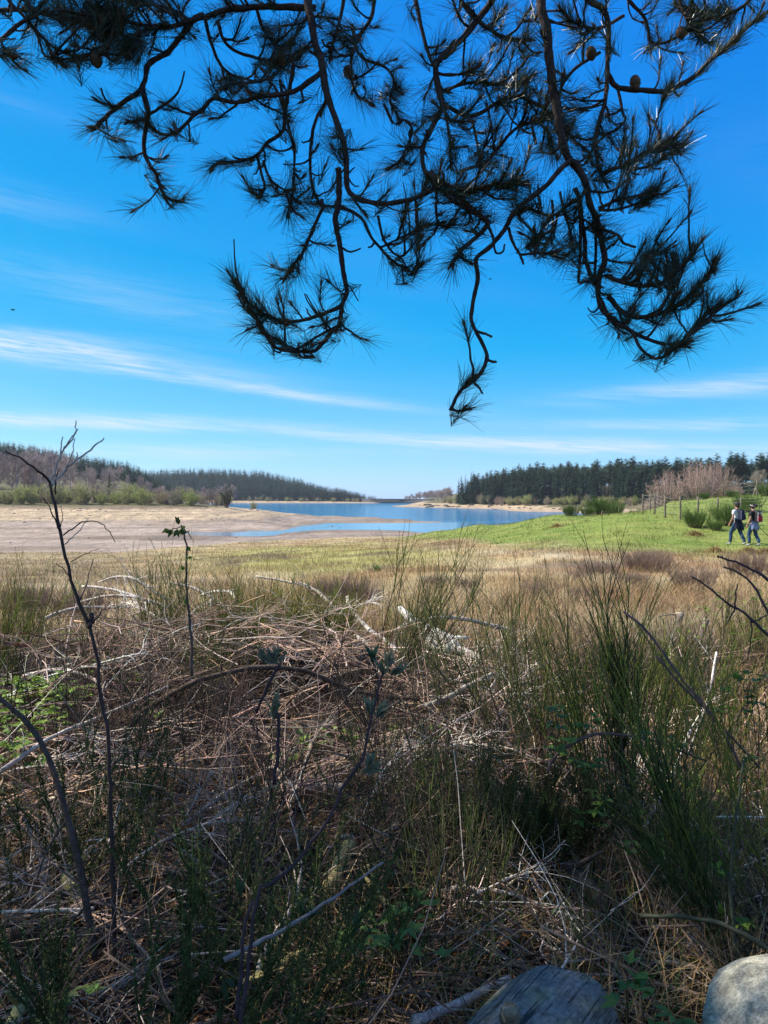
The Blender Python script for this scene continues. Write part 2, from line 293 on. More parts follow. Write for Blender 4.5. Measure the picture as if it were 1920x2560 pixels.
# ------------------------------------------------------------------ setting: one terrain sheet, split where the surface changes
def edge_depth(px):                                     # where the meadow ends and the bare lake bed begins
    return np.interp(px, [0, 300, 500, 640, 820, 1000, 1100, 1200, 1400, 1590, 1680, 2400], [76, 76, 88, 98, 108, 114, 108, 98, 82, 66, 1e4, 1e4])
def green_amount(x, y):                                 # mown green turf to the right, straw to the left and near
    px = x / np.maximum(y, 0.5) * FPX + CX
    n = fbm(x * 0.11, y * 0.11, 31) - 0.5; n2 = fbm(x * 0.5, y * 0.5, 33) - 0.5
    start = np.interp(px, [900, 1060, 1250, 1500, 1700, 1920], [120, 58, 31, 26, 24.5, 23.5])
    g = np.clip((y - start) / (start * 0.22) + n * 2.2 + n2 * 1.1, 0, 1)
    return g * np.clip((px - 980 + n * 260) / 140, 0, 1)
def meadow_colour(x, y):
    n1 = fbm(x * 0.10, y * 0.10, 41)[:, None]; n2 = fbm(x * 0.7, y * 0.7, 43)[:, None]; n3 = fbm(x * 0.25 + 9, y * 0.25, 47)[:, None]
    straw = np.array([0.42, 0.30, 0.15]); pale = np.array([0.50, 0.41, 0.26]); olive = np.array([0.36, 0.335, 0.11]); rust = np.array([0.24, 0.125, 0.06]); heath = np.array([0.145, 0.10, 0.08])
    c = straw + (pale - straw) * np.clip((n2 - 0.35) * 2.5, 0, 1)
    px = (x / np.maximum(y, 0.5) * FPX + CX)[:, None]; Y = y[:, None]
    ol = np.clip(1 - np.abs(px - 760) / 420, 0, 1) * np.clip((Y - 17) / 6, 0, 1) * np.clip(1 - (Y - 55) / 30, 0, 1)
    c = c + (olive - c) * np.clip(ol * 1.1 + (n1 - 0.5) * 1.2, 0, 0.85)
    c = c + (rust - c) * np.clip((n3 - 0.56) * 4, 0, 0.6)
    c = c + (heath - c) * np.clip((fbm(x * 0.33, y * 0.33, 53)[:, None] - 0.58) * 5, 0, 0.7) * np.clip((Y - 11) / 4, 0, 1)
    lft = np.clip(1 - (px - 100) / 520, 0, 1) * np.clip((Y - 14) / 8, 0, 1)
    c = c + (np.array([0.20, 0.165, 0.10]) - c) * lft * 0.45
    g = green_amount(x, y)[:, None]
    grn = np.array([0.12, 0.20, 0.03]) + (np.array([0.26, 0.27, 0.075]) - np.array([0.12, 0.20, 0.03])) * np.clip(n2 * 1.3 - 0.1, 0, 1)
    c = c + (grn - c) * g
    path = np.clip(1 - np.abs(Y - (30.5 + 0.55 * (1800 - px) / 100)) / 0.5, 0, 1) * (px > 1300)
    c = c + (np.array([0.33, 0.33, 0.11]) - c) * path * 0.5
    soil = np.array([0.026, 0.018, 0.013])  # bare soil, made near-black to paint the shaded gaps in the brush
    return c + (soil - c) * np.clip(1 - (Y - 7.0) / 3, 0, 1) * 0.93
def build_terrain():
    az = np.concatenate([np.arange(-180, -40, 5), np.arange(-40, 40, 0.22), np.arange(40, 180.1, 5)]); az = np.radians(az)
    rr = np.concatenate([[0.0], np.geomspace(0.5, 60, 190), np.linspace(60.5, 270, 230), np.geomspace(272, 1450, 110)])
    A, D = np.meshgrid(az, rr, indexing='ij'); X = D * np.sin(A); Yy = D * np.cos(A)
    Z = height(X.ravel(), Yy.ravel()).reshape(X.shape)
    Z[:, -1] = -14
    V = np.stack([X, Yy, Z], -1).reshape(-1, 3)
    a = np.clip(A, math.atan(-960 / FPX), math.atan(960 / FPX)); PX = np.tan(a) * FPX + CX; YE = D * np.cos(a)
    REL = Z - CAM[2]
    nz = (fbm(X.ravel() * 0.05, Yy.ravel() * 0.05, 3) - 0.5).reshape(X.shape)
    shore = (YE > edge_depth(PX) * (1 + nz * 0.08)) & (REL < np.where(YE < 232, -2.15 + nz * 1.2, -4.0 + nz * 1.2))
    hills = (~shore) & (YE > 125)
    hills &= YE > edge_depth(PX) * 0.9
    hills |= YE > 130
    hills &= ~shore
    zone = np.where(shore, 1, np.where(hills, 2, 0)).reshape(-1)
    x, y, rel, ye = V[:, 0], V[:, 1], REL.ravel(), YE.ravel()
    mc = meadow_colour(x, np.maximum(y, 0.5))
    n1 = fbm(x * 0.06, y * 0.35, 61)[:, None]; n2 = fbm(x * 0.3, y * 0.9, 63)[:, None]; n4 = fbm(x * 0.05, y * 0.25, 67)[:, None]
    sand = np.array([0.42, 0.315, 0.205]) * (0.86 + 0.3 * n2); mud = np.array([0.32, 0.25, 0.20]) * (0.8 + 0.4 * n1); wet = np.array([0.15, 0.105, 0.075])
    t = np.clip((rel[:, None] + 4.95 + (n1 - 0.5) * 0.9) / 0.4, 0, 1); t = np.where(ye[:, None] > 232, np.clip((rel[:, None] + 5.95) / 0.3, 0, 1), t)
    sc = mud + (sand - mud) * t
    sc = sc + (wet - sc) * np.clip((-5.93 - rel[:, None]) / 0.09 + (n4 - 0.5) * 1.3, 0, 0.55)
    sc = sc + (np.array([0.17, 0.125, 0.085]) - sc) * np.clip((rel[:, None] + 2.75 + (n2 - 0.5) * 1.2) / 0.35, 0, 0.75) * (ye[:, None] < 232)
    sc = sc + (np.array([0.2, 0.14, 0.09]) - sc) * np.clip((n4 - 0.58) * 5, 0, 0.5) * (1 - t)
    hc = np.array([0.13, 0.115, 0.06]) * (0.7 + 0.6 * fbm(x * 0.1, y * 0.1, 71)[:, None])
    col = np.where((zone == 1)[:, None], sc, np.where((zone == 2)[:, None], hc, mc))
    na, nr = X.shape; idx = np.arange(na * nr).reshape(na, nr)
    F = np.stack([idx[:-1, :-1], idx[1:, :-1], idx[1:, 1:], idx[:-1, 1:]], -1)
    fz = zone.reshape(na, nr)[:-1, 1:].reshape(-1); F = F.reshape(-1, 4)[:, ::-1]
    for z, name, m in ((0, 'meadow_ground', 'ground'), (1, 'lake_shore', 'shore'), (2, 'hills', 'hill')):
        f = F[fz == z]; u, inv = np.unique(f, return_inverse=True)
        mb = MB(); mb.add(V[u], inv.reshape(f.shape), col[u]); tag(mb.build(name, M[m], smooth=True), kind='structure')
build_terrain()
def build_water():
    m = bpy.data.materials.new('lake_water'); m.use_nodes = True; nt = m.node_tree; N = nt.nodes; L = nt.links; b = N['Principled BSDF']
    b.inputs['Base Color'].default_value = (0.012, 0.15, 0.30, 1); b.inputs['Roughness'].default_value = 0.08; b.inputs['IOR'].default_value = 1.33
    tc = N.new('ShaderNodeTexCoord'); h = []
    for sc, w in (((0.16, 0.5, 1), 1.0), ((0.9, 2.2, 1), 0.35)):
        mp = N.new('ShaderNodeMapping'); mp.inputs['Scale'].default_value = sc; L.new(tc.outputs['Object'], mp.inputs[0])
        n = N.new('ShaderNodeTexNoise'); n.inputs['Scale'].default_value = 1; n.inputs['Detail'].default_value = 4; L.new(mp.outputs[0], n.inputs['Vector'])
        q = N.new('ShaderNodeMath'); q.operation = 'MULTIPLY'; q.inputs[1].default_value = w; L.new(n.outputs['Fac'], q.inputs[0]); h.append(q.outputs[0])
    s = N.new('ShaderNodeMath'); s.operation = 'ADD'; L.new(h[0], s.inputs[0]); L.new(h[1], s.inputs[1])
    # the shallow pools nearer than the open lake lie calm
    sp = N.new('ShaderNodeSeparateXYZ'); L.new(tc.outputs['Object'], sp.inputs[0])
    mr = N.new('ShaderNodeMapRange'); mr.inputs[1].default_value = 178; mr.inputs[2].default_value = 205; mr.inputs[3].default_value = 0.03; mr.inputs[4].default_value = 1.0; L.new(sp.outputs[1], mr.inputs[0])
    bp = N.new('ShaderNodeBump'); bp.inputs['Distance'].default_value = 2.2; L.new(mr.outputs[0], bp.inputs['Strength']); L.new(s.outputs[0], bp.inputs['Height']); L.new(bp.outputs[0], b.inputs['Normal'])
    mb = MB(); mb.add([(-520, 62, WATER_Z), (520, 62, WATER_Z), (520, 1200, WATER_Z), (-520, 1200, WATER_Z)], [[0, 1, 2, 3]], (0.02, 0.1, 0.25))
    tag(mb.build('water', m), kind='structure')
build_water()

# ------------------------------------------------------------------ far things: dam, woods, bank shrubs
def build_dam():
    pts = [(905, 752), (930, 742), (960, 738), (1000, 735), (1040, 728), (1085, 715)]
    P = spline([((px - CX) / FPX * d, d, 0) for px, d in pts], 24)
    root = empty('dam', (P[12][0], P[12][1], WATER_Z - 2), 'long low concrete dam wall closing the far end of the reservoir', 'dam')
    o = np.array(root.location)
    def ext(P, z0, z1, th, col, name, m):
        mb = MB(); n = len(P); a = P.copy(); a[:, 2] = z0; b = P.copy(); b[:, 2] = z1; off = np.array([0, th, 0]); V = np.stack([a, b, b + off, a + off], 1)
        idx = np.arange(n * 4).reshape(n, 4); F = np.concatenate([np.stack([idx[:-1, k], idx[1:, k], idx[1:, (k + 1) % 4], idx[:-1, (k + 1) % 4]], -1) for k in range(4)])
        mb.add(V, F, col); ob = mb.build(name, m, root, origin=o); return ob
    conc = mat('dark_concrete', attr=True, rough=0.9, noise=[(0.12, 0.3), (0.7, 0.2)])
    zt = CAM[2] - 2.6
    ext(P, WATER_Z - 2, zt, 6, np.array([0.085, 0.082, 0.085]), 'dam_wall', conc)
    P2 = P.copy(); P2[:, 1] -= 0.3
    ext(P2, zt, zt + 0.7, 6.6, np.array([0.20, 0.20, 0.20]), 'parapet', conc)
build_dam()

def conifer_mesh(h, r, seed, levels=24, per=8, kind='spruce', cols=None):
    r_ = np.random.default_rng(seed); tr = MB(); cr = MB()
    tr.tubes(np.array([[(0, 0, -1.0), (0, 0, h * 0.5), (0, 0, h * 0.97)]]), np.array([[h * 0.016, h * 0.011, 0.02]]), np.array([0.10, 0.075, 0.06]), 6)
    low = {'spruce': 0.06, 'pine': 0.40, 'fir': 0.2}[kind]
    P, A, B, cc = [], [], [], []
    for i in range(levels):
        t = low + (1 - low) * (i + r_.uniform(-0.3, 0.3)) / levels; t = min(max(t, low), 0.985)
        u = (t - low) / (1 - low)
        prof = (1 - u) ** 0.85 + 0.04 if kind != 'pine' else (math.sin(math.pi * min(1, 0.22 + u * 0.78)) ** 0.7 + 0.05)
        for k in range(per):
            if r_.random() < (0.12 if kind != 'pine' else 0.3): continue
            ang = r_.uniform(0, 2 * math.pi); L = r * prof * r_.uniform(0.65, 1.15)
            droop = r_.uniform(-0.45, -0.1) if kind != 'pine' else r_.uniform(-0.05, 0.45)
            d = np.array([math.cos(ang), math.sin(ang), droop]); s = np.array([-math.sin(ang), math.cos(ang), 0])
            p0 = np.array([0, 0, t * h])
            for q in range(3):
                f0 = q / 3.2; b = p0 + d * L * f0; w = L * (0.30 if kind != 'pine' else 0.42) * (1 - 0.2 * q)
                ln = L * 0.48
                up = np.array([0, 0, r_.uniform(-0.25, 0.15)])
                P.append(b); A.append(d * ln + s * w + up * ln); B.append(d * ln * r_.uniform(0.5, 0.9) - s * w + up * ln * 0.4)
                cc.append((0.75 + 0.35 * q / 2) * r_.uniform(0.8, 1.2))
    P, A, B = map(np.array, (P, A, B)); n = len(P)
    col = pick(cols, n, 0.15, r=r_)
    cr.tris(P, A, B, col)
    return tr, cr
SPRUCE = [(0.024, 0.048, 0.026), (0.032, 0.060, 0.028), (0.020, 0.042, 0.028)]
PINEC = [(0.075, 0.115, 0.06), (0.09, 0.13, 0.065), (0.06, 0.095, 0.06)]
def place_group(protos, spots, name, label, cat, group, zsink=0.0):
    first = {}
    for (x, y, z, s, k) in spots:
        k = k % len(protos)
        if k not in first:
            root = empty(name, (0, 0, 0), label, cat, group); first[k] = root
            for pn, me in protos[k]:
                o = bpy.data.objects.new(pn, me); C.objects.link(o); o.parent = root
        else: root = copy_tree(first[k])
        root.location = (x, y, z - zsink); root.rotation_euler = (0, 0, random.uniform(0, 6.28)); root.scale = (s * random.uniform(0.9, 1.1), s * random.uniform(0.9, 1.1), s)
def protos_from(builders, names, mats):
    out = []
    for parts in builders: out.append([(n, mb.mesh(n, M[m])) for mb, n, m in zip(parts, names, mats)])
    return out

# right-hand forest: a front row of dark spruces, taller thin-crowned pines behind
def scatter(cols, n, rnd):
    out = []
    for _ in range(n):
        px = rnd.uniform(cols[0], cols[-1][0] if isinstance(cols[-1], tuple) else cols[-1]); out.append(px)
    return out
rf = random.Random(5)
spruce_p = protos_from([conifer_mesh(14, 2.6, s, 34, 12, 'spruce', SPRUCE) for s in (1, 2, 3, 4)], ('trunk', 'crown'), ('twig', 'far'))
pine_p = protos_from([conifer_mesh(15.5, 2.4, s, 20, 11, 'pine', PINEC) for s in (11, 12, 13, 14)], ('trunk', 'crown'), ('twig', 'far'))
spots = []
for i in range(96):
    px = 1146 + 470 * (i + rf.uniform(-0.7, 0.7)) / 96
    if 1500 < px < 1530 or 1395 < px < 1405: continue
    d = np.interp(px, [1140, 1265, 1400, 1600], [438, 400, 345, 290]) + rf.choice([0, 0, 12]) + rf.uniform(-6, 10)
    s = np.interp(px, [1140, 1160, 1265, 1400, 1600], [1.0, 1.22, 1.34, 1.16, 0.98]) * rf.uniform(0.82, 1.12)
    x = (px - CX) / FPX * d; spots.append((x, d, hz(x, d), s, rf.randrange(4)))
place_group(spruce_p, spots, 'spruce_tree', 'dark dense spruce in the front row of the forest across the water on the right', 'tree', 'spruces along the right shore', 0.3)
spots = []
for i in range(195):
    px = rf.uniform(1185, 1990); d = np.interp(px, [1140, 1265, 1400, 1600, 1700, 1990], [455, 420, 372, 305, 262, 235]) + rf.uniform(0, 80) ** 1.0
    s = rf.uniform(0.88, 1.2) * np.interp(px, [1180, 1300, 1600, 1700, 2000], [0.95, 1.12, 0.98, 0.82, 0.76])
    x = (px - CX) / FPX * d; spots.append((x, d, hz(x, d), s, rf.randrange(4)))
place_group(pine_p, spots, 'pine_tree', 'tall pine with bare trunk and thin grey-green top in the forest behind the right shore', 'tree', 'pines of the right forest', 0.3)

# far wood on the hills to the left: reads as one mass
def far_forest():
    mb = MB(); tb = MB(); r_ = np.random.default_rng(91); protos = []
    for s in range(5):
        t, c = conifer_mesh(13, 3.0, 40 + s, 14, 8, 'spruce', [(0.020, 0.042, 0.026), (0.028, 0.052, 0.028)]); protos.append((np.concatenate(c.v), np.concatenate(c.f3), np.concatenate(c.c)))
    pinep = []
    for s in range(4):
        t, c = conifer_mesh(14.5, 2.5, 140 + s, 13, 9, 'pine', PINEC); pinep.append((np.concatenate(c.v), np.concatenate(c.f3), np.concatenate(c.c)))
    def put(x, y, s):
        V, F, cc = protos[r_.integers(5)]; a = r_.uniform(0, 6.28); ca, sa = math.cos(a), math.sin(a)
        Q = np.stack([V[:, 0] * ca - V[:, 1] * sa, V[:, 0] * sa + V[:, 1] * ca, V[:, 2]], -1) * s + np.array([x, y, hz(x, y) - 0.4])
        mb.add(Q, F, cc * r_.uniform(0.75, 1.3))
    for _ in range(2300):                                # the far hill above the water
        px = r_.uniform(330, 955); d = r_.uniform(757, 900) if px < 860 else r_.uniform(757, 800)
        if px > 900 and r_.random() < 0.5: continue
        put((px - CX) / FPX * d, d, r_.uniform(0.8, 1.2) * np.interp(px, [300, 700, 850, 900, 955], [1.32, 1.27, 0.98, 0.72, 0.45]))
    for _ in range(1700):                                # the nearer left hill
        px = r_.uniform(-320, 640); d = r_.uniform(340, 520)
        if hz((px - CX) / FPX * d, d) - CAM[2] < -1.0: continue
        put((px - CX) / FPX * d, d, r_.uniform(0.65, 1.0) * np.interp(px, [-300, 300, 640], [0.85, 0.8, 0.55]))
    for _ in range(170):
        px = r_.uniform(1640, 2060); d = r_.uniform(190, 250); put((px - CX) / FPX * d, d, r_.uniform(0.35, 0.6))
    for _ in range(1500):                                # behind the front rows on the right
        px = r_.uniform(1170, 2050); d = np.interp(px, [1140, 1265, 1400, 1600, 1700, 1990], [470, 440, 390, 325, 285, 258]) + r_.uniform(0, 190)
        q = pinep[r_.integers(4)]; protos[0], keep_ = q, protos[0]; protos_ = protos[:]; protos[:] = [q] * 5
        put((px - CX) / FPX * d, d, r_.uniform(0.8, 1.05) * np.interp(px, [1160, 1300, 1600, 1700, 2000], [0.85, 1.12, 0.95, 0.78, 0.72])); protos[:] = protos_; protos[0] = keep_
    tag(mb.build('forest', M['far']), 'dense dark conifer forest covering the low hills and filling the woods behind both shores', 'forest', kind='stuff')
far_forest()

def bare_tree_mesh(h, spread, seed, cols, trunks=1, levels=4, splits=4, thick=0.018, tipr=0.012, updir=0.35, first=0.25):
    r_ = np.random.default_rng(seed); tr = MB(); cr = MB()
    P, Rd = [], []
    segs = []
    for t in range(trunks):
        a = r_.uniform(0, 6.28); lean = r_.uniform(0, 0.5 if trunks > 1 else 0.08)
        segs.append((np.array([r_.uniform(-.3, .3) * (trunks > 1), r_.uniform(-.3, .3) * (trunks > 1), -0.2]), unit(np.array([math.cos(a) * lean, math.sin(a) * lean, 1.0])), h * (0.5 if trunks == 1 else 0.55), h * thick, 0))
    allseg = {0: [], 1: []}
    while segs:
        p, d, L, rad, lv = segs.pop()
        bend = r_.normal(size=3) * 0.12 * L; q1 = p + d * L * 0.5 + bend * 0.5; q2 = p + d * L + bend * 0.6 + np.array([0, 0, 0.06 * L])
        allseg[0 if lv == 0 else 1].append((np.array([p, q1, q2]), np.array([rad, rad * 0.75, max(rad * 0.5, tipr * 0.6)])))
        if lv >= levels: continue
        ns = splits + r_.integers(0, 3)
        for k in range(ns):
            u = first + (1 - first) * (k + r_.uniform(0.2, 1)) / ns if lv == 0 else r_.uniform(0.25, 1.0)
            b = p + (q1 - p) * min(1, u * 2) if u < 0.5 else q1 + (q2 - q1) * (u - 0.5) * 2
            dd = unit(d + unit(r_.normal(size=3)) * spread + np.array([0, 0, updir]) * r_.uniform(0, 1))
            segs.append((b, dd, L * r_.uniform(0.42, 0.72), max(rad * 0.5, tipr), lv + 1))
    for key, mb in ((0, tr), (1, cr)):
        if allseg[key]:
            PP = np.array([s[0] for s in allseg[key]]); RR = np.array([s[1] for s in allseg[key]])
            mb.tubes(PP, RR, pick(cols, len(PP), 0.2, r=r_), 5 if key == 0 else 3)
    return tr, cr
MAUVE = [(0.34, 0.26, 0.25), (0.42, 0.33, 0.30), (0.26, 0.205, 0.20)]
bare_p = protos_from([bare_tree_mesh(14, 0.75, s, MAUVE, levels=4, splits=5, tipr=0.035) for s in (1, 2, 3)], ('trunk', 'crown'), ('twig', 'twig'))
spots = []
for i in range(46):
    px = rf.uniform(-150, 228); d = rf.uniform(205, 275); x = (px - CX) / FPX * d
    spots.append((x, d, hz(x, d), rf.uniform(0.82, 1.12) * np.interp(px, [0, 150, 225], [1.05, 0.98, 0.7]), rf.randrange(3)))
place_group(bare_p, spots, 'bare_tree', 'leafless grey-mauve tree in the wood above the left bank', 'tree', 'leafless trees of the left wood')
spots = []
for i in range(34):
    px = rf.choice([rf.uniform(225, 330), rf.uniform(340, 470), rf.uniform(470, 590)]); d = rf.uniform(240, 330); x = (px - CX) / FPX * d
    spots.append((x, d, max(hz(x, d), CAM[2] - 3), rf.uniform(0.36, 0.62), rf.randrange(3)))
place_group(bare_p, spots, 'bare_tree', 'small leafless mauve tree showing between the willow bushes and the conifer hill', 'tree', 'leafless trees behind the willow bushes')
spots = []
for i in range(60):
    px = rf.uniform(1012, 1128); d = rf.uniform(735, 800) if px < 1080 else rf.uniform(600, 680); x = (px - CX) / FPX * d
    spots.append((x, d, max(hz(x, d), CAM[2] - 4), rf.uniform(0.75, 1.0) * np.interp(px, [1010, 1060, 1080, 1130], [0.35, 0.85, 0.72, 0.8]), rf.randrange(3)))
place_group(bare_p, spots, 'bare_tree', 'tiny leafless tree on the far bank beside the dam', 'tree', 'leafless trees beside the dam')

def willow_mesh(h, w, seed, cols, twigc, nstem=46, nleaf=1700, leaf=0.16):
    r_ = np.random.default_rng(seed); st = MB(); lf = MB()
    a = r_.uniform(0, 6.28, nstem); ln = r_.uniform(0.05, 1, nstem) ** 0.7; hh = h * np.sqrt(np.clip(1 - (ln * 0.85) ** 2, 0.1, 1)) * r_.uniform(0.75, 1.05, nstem)
    tip = np.stack([np.cos(a) * ln * w, np.sin(a) * ln * w, hh], -1); b = np.stack([np.cos(a) * ln * w * 0.2, np.sin(a) * ln * w * 0.2, np.full(nstem, -0.2)], -1)
    mid = (tip + b) / 2 + np.stack([np.cos(a) * ln, np.sin(a) * ln, np.zeros(nstem)], -1) * w * 0.08
    P = np.stack([b, mid, tip], 1); st.tubes(P, np.array([[0.04, 0.025, 0.012]]), pick(twigc, nstem, 0.2, r=r_), 3)
    m = nstem * 7; i = r_.integers(0, nstem, m); u = r_.uniform(0.25, 1, m)[:, None]; q = P[i, 0] * (1 - u) + P[i, 2] * u; e = q + unit(r_.normal(size=(m, 3)) + np.array([0, 0, 0.9])) * r_.uniform(0.3, 0.8, (m, 1)) * h * 0.22
    st.tubes(np.stack([q, (q + e) / 2 + r_.normal(size=(m, 3)) * 0.03, e], 1), np.array([[0.016, 0.013, 0.009]]), pick(twigc, m, 0.2, r=r_), 3)
    k = nleaf; i = r_.integers(0, m, k); u = r_.uniform(0, 1.05, k)[:, None]; p = q[i] * (1 - u) + e[i] * u + r_.normal(size=(k, 3)) * 0.05 * h * 0.5
    d = rand_dir(k, r_); d2 = rand_dir(k, r_); L = leaf * r_.uniform(0.5, 1.4, (k, 1))
    clump = np.repeat(r_.uniform(0.7, 1.25, m), 1)[i][:, None]
    lf.tris(p, d * L, d2 * L * 0.7, pick(cols, k, 0.15, r=r_) * clump)
    return st, lf
OLIVE = [(0.42, 0.44, 0.15), (0.48, 0.48, 0.20), (0.34, 0.35, 0.13)]
GREYOL = [(0.36, 0.34, 0.20), (0.30, 0.27, 0.17), (0.42, 0.40, 0.25)]
TW = [(0.27, 0.20, 0.16), (0.34, 0.26, 0.20)]
willow_p = protos_from([willow_mesh(5, 2.9, 1, OLIVE, TW, nleaf=4800, leaf=0.19), willow_mesh(5, 2.6, 2, GREYOL, TW, nleaf=2800), willow_mesh(4.6, 3.0, 3, OLIVE, TW, nleaf=3600, leaf=0.19), willow_mesh(5, 2.5, 4, TW, TW, 60, 500), willow_mesh(4.8, 2.8, 5, [(0.38, 0.44, 0.11), (0.44, 0.48, 0.16)], TW, nleaf=4800, leaf=0.19)], ('stems', 'foliage'), ('twig', 'far'))
spots = []
for i in range(52):
    px = -120 + 700 * (i + rf.uniform(-0.8, 0.8)) / 52; d = 177 + abs(rf.gauss(0, 8)) + (8 if px > 480 else 0); x = (px - CX) / FPX * d
    spots.append((x, d, hz(x, d), rf.uniform(0.58, 1.12) * np.interp(px, [0, 300, 480, 600], [1.0, 1.02, 0.9, 0.75]), rf.randrange(5)))
place_group(willow_p, spots, 'willow_bush', 'rounded willow bush just in leaf in the belt along the left sand bank', 'bush', 'willow bushes on the left bank', 0.1)
spots = []
for i in range(46):
    px = 1112 + 480 * (i + rf.uniform(-0.7, 0.7)) / 46
    d = np.interp(px, [1112, 1200, 1400, 1600], [470, 420, 335, 275]) + rf.uniform(-4, 8); x = (px - CX) / FPX * d
    spots.append((x, d, hz(x, d), rf.uniform(0.7, 1.1) * np.interp(px, [1112, 1400, 1600], [1.15, 0.95, 0.8]), rf.randrange(5)))
place_group(willow_p, spots, 'willow_bush', 'pale olive willow bush at the foot of the forest on the right shore', 'bush', 'willow bushes on the right shore', 0.1)
spots = []
for i in range(34):
    px = rf.uniform(600, 900); d = 750 + rf.uniform(0, 8); x = (px - CX) / FPX * d
    spots.append((x, d, hz(x, d), rf.uniform(0.6, 1.1), rf.randrange(5)))
place_group(willow_p, spots, 'willow_bush', 'small pale bush at the edge of the far left beach below the conifers', 'bush', 'bushes on the far left beach', 0.1)
def single(proto, px, d, s, name, label, cat, group=None, sink=0.1):
    x = (px - CX) / FPX * d; root = empty(name, (x, d, hz(x, d) - sink), label, cat, group, rz=rf.uniform(0, 6), sc=s)
    for pn, me in proto:
        o = bpy.data.objects.new(pn, me); C.objects.link(o); o.parent = root
    return root
single(willow_p[0], 634, 203, 0.42, 'willow_bush', 'lone rounded olive bush on the tip of the left spit by the water', 'bush')
single(spruce_p[0], 274, 196, 0.58, 'spruce_tree', 'single dark pointed conifer standing among the willow bushes on the left bank', 'tree')
dk = protos_from([willow_mesh(6, 2.0, 9, [(0.025, 0.045, 0.02), (0.035, 0.06, 0.025)], TW, nleaf=2600, leaf=0.25)], ('stems', 'foliage'), ('twig', 'far'))[0]
single(dk, 566, 186, 0.92, 'pine_tree', 'dark green round-topped evergreen at the right end of the left willow belt', 'tree')

# ------------------------------------------------------------------ middle distance: bare hedge, fence, broom clumps, tufts, rocks
HEDGE = [(0.34, 0.235, 0.20), (0.42, 0.30, 0.255), (0.27, 0.19, 0.165)]
def hedge_mesh(h, w, seed, n=70, sub=9, cols=HEDGE):
    r_ = np.random.default_rng(seed); st = MB(); tw = MB()
    a = r_.uniform(0, 6.28, n); ln = r_.uniform(0.02, 1, n) ** 0.6
    hh = h * np.sqrt(np.clip(1 - (ln * 0.9) ** 2, 0.12, 1)) * r_.uniform(0.8, 1.05, n)
    tip = np.stack([np.cos(a) * ln * w, np.sin(a) * ln * w, hh], -1); b = np.stack([np.cos(a) * ln * w * 0.35, np.sin(a) * ln * w * 0.35, np.full(n, -0.1)], -1)
    mid = (tip + b) / 2 + np.stack([np.cos(a), np.sin(a), 0 * a], -1) * (w * 0.1 * ln)[:, None] + r_.normal(size=(n, 3)) * 0.06
    st.tubes(np.stack([b, mid, tip], 1), np.array([[0.022, 0.016, 0.008]]), pick(cols, n, 0.2, r=r_), 4)
    m = n * sub; i = r_.integers(0, n, m); u = r_.uniform(0.2, 1, m)[:, None]; q = np.where(u < 0.5, b[i] + (mid[i] - b[i]) * u * 2, mid[i] + (tip[i] - mid[i]) * (u - 0.5) * 2)
    out = unit(tip[i] - b[i]); e = q + unit(out + r_.normal(size=(m, 3)) * 0.55) * r_.uniform(0.2, 0.55, (m, 1)) * h * 0.35
    tw.tubes(np.stack([q, (q + e) / 2 + r_.normal(size=(m, 3)) * 0.03, e], 1), np.array([[0.011, 0.009, 0.006]]), pick(cols, m, 0.22, r=r_), 3)
    m2 = m * 2; j = r_.integers(0, m, m2); u = r_.uniform(0.2, 1, (m2, 1)); q2 = q[j] + (e[j] - q[j]) * u; e2 = q2 + unit((e - q)[j] / np.maximum(np.linalg.norm((e - q)[j], axis=1, keepdims=True), .01) + r_.normal(size=(m2, 3)) * 0.6) * r_.uniform(0.12, 0.35, (m2, 1)) * h * 0.3
    tw.tubes(np.stack([q2, e2], 1), np.array([[0.007, 0.005]]), pick(cols, m2, 0.22, r=r_), 3)
    return st, tw
hp = protos_from([hedge_mesh(3.3, 2.0, 1), hedge_mesh(3.4, 2.3, 2), hedge_mesh(2.2, 1.8, 3)], ('stems', 'twigs'), ('twig', 'twig'))
single(hp[1], 1672, 70, 0.86, 'bare_shrub', 'round leafless pinkish-brown shrub behind the left corner of the fence', 'shrub', 'leafless shrubs behind the fence')
single(hp[0], 1745, 68, 1.08, 'bare_shrub', 'tallest leafless reddish-brown shrub in the middle behind the wire fence', 'shrub', 'leafless shrubs behind the fence')
single(hp[1], 1788, 73, 1.0, 'bare_shrub', 'broad leafless shrub right of the tallest one behind the fence', 'shrub', 'leafless shrubs behind the fence')
single(hp[2], 1632, 64, 0.6, 'bare_shrub', 'low thin leafless shrub at the far left end of the fence', 'shrub', 'leafless shrubs behind the fence')
single(hp[2], 1835, 82, 0.62, 'bare_shrub', 'low rusty bramble-like shrub on the grass rise right of the bare hedge', 'shrub', 'leafless shrubs behind the fence')
single(hp[2], 1905, 88, 0.6, 'bare_shrub', 'low rusty shrub beside the small pale tree at the right edge', 'shrub', 'leafless shrubs behind the fence')
bt = protos_from([bare_tree_mesh(3.0, 0.9, 23, [(0.36, 0.31, 0.26), (0.28, 0.235, 0.20)], trunks=2, levels=4, splits=4, thick=0.022, tipr=0.008, first=0.4)], ('trunk', 'crown'), ('twig', 'twig'))[0]
single(bt, 1874, 72, 0.95, 'bare_tree', 'small pale spreading leafless tree on the grass rise at the right', 'tree')

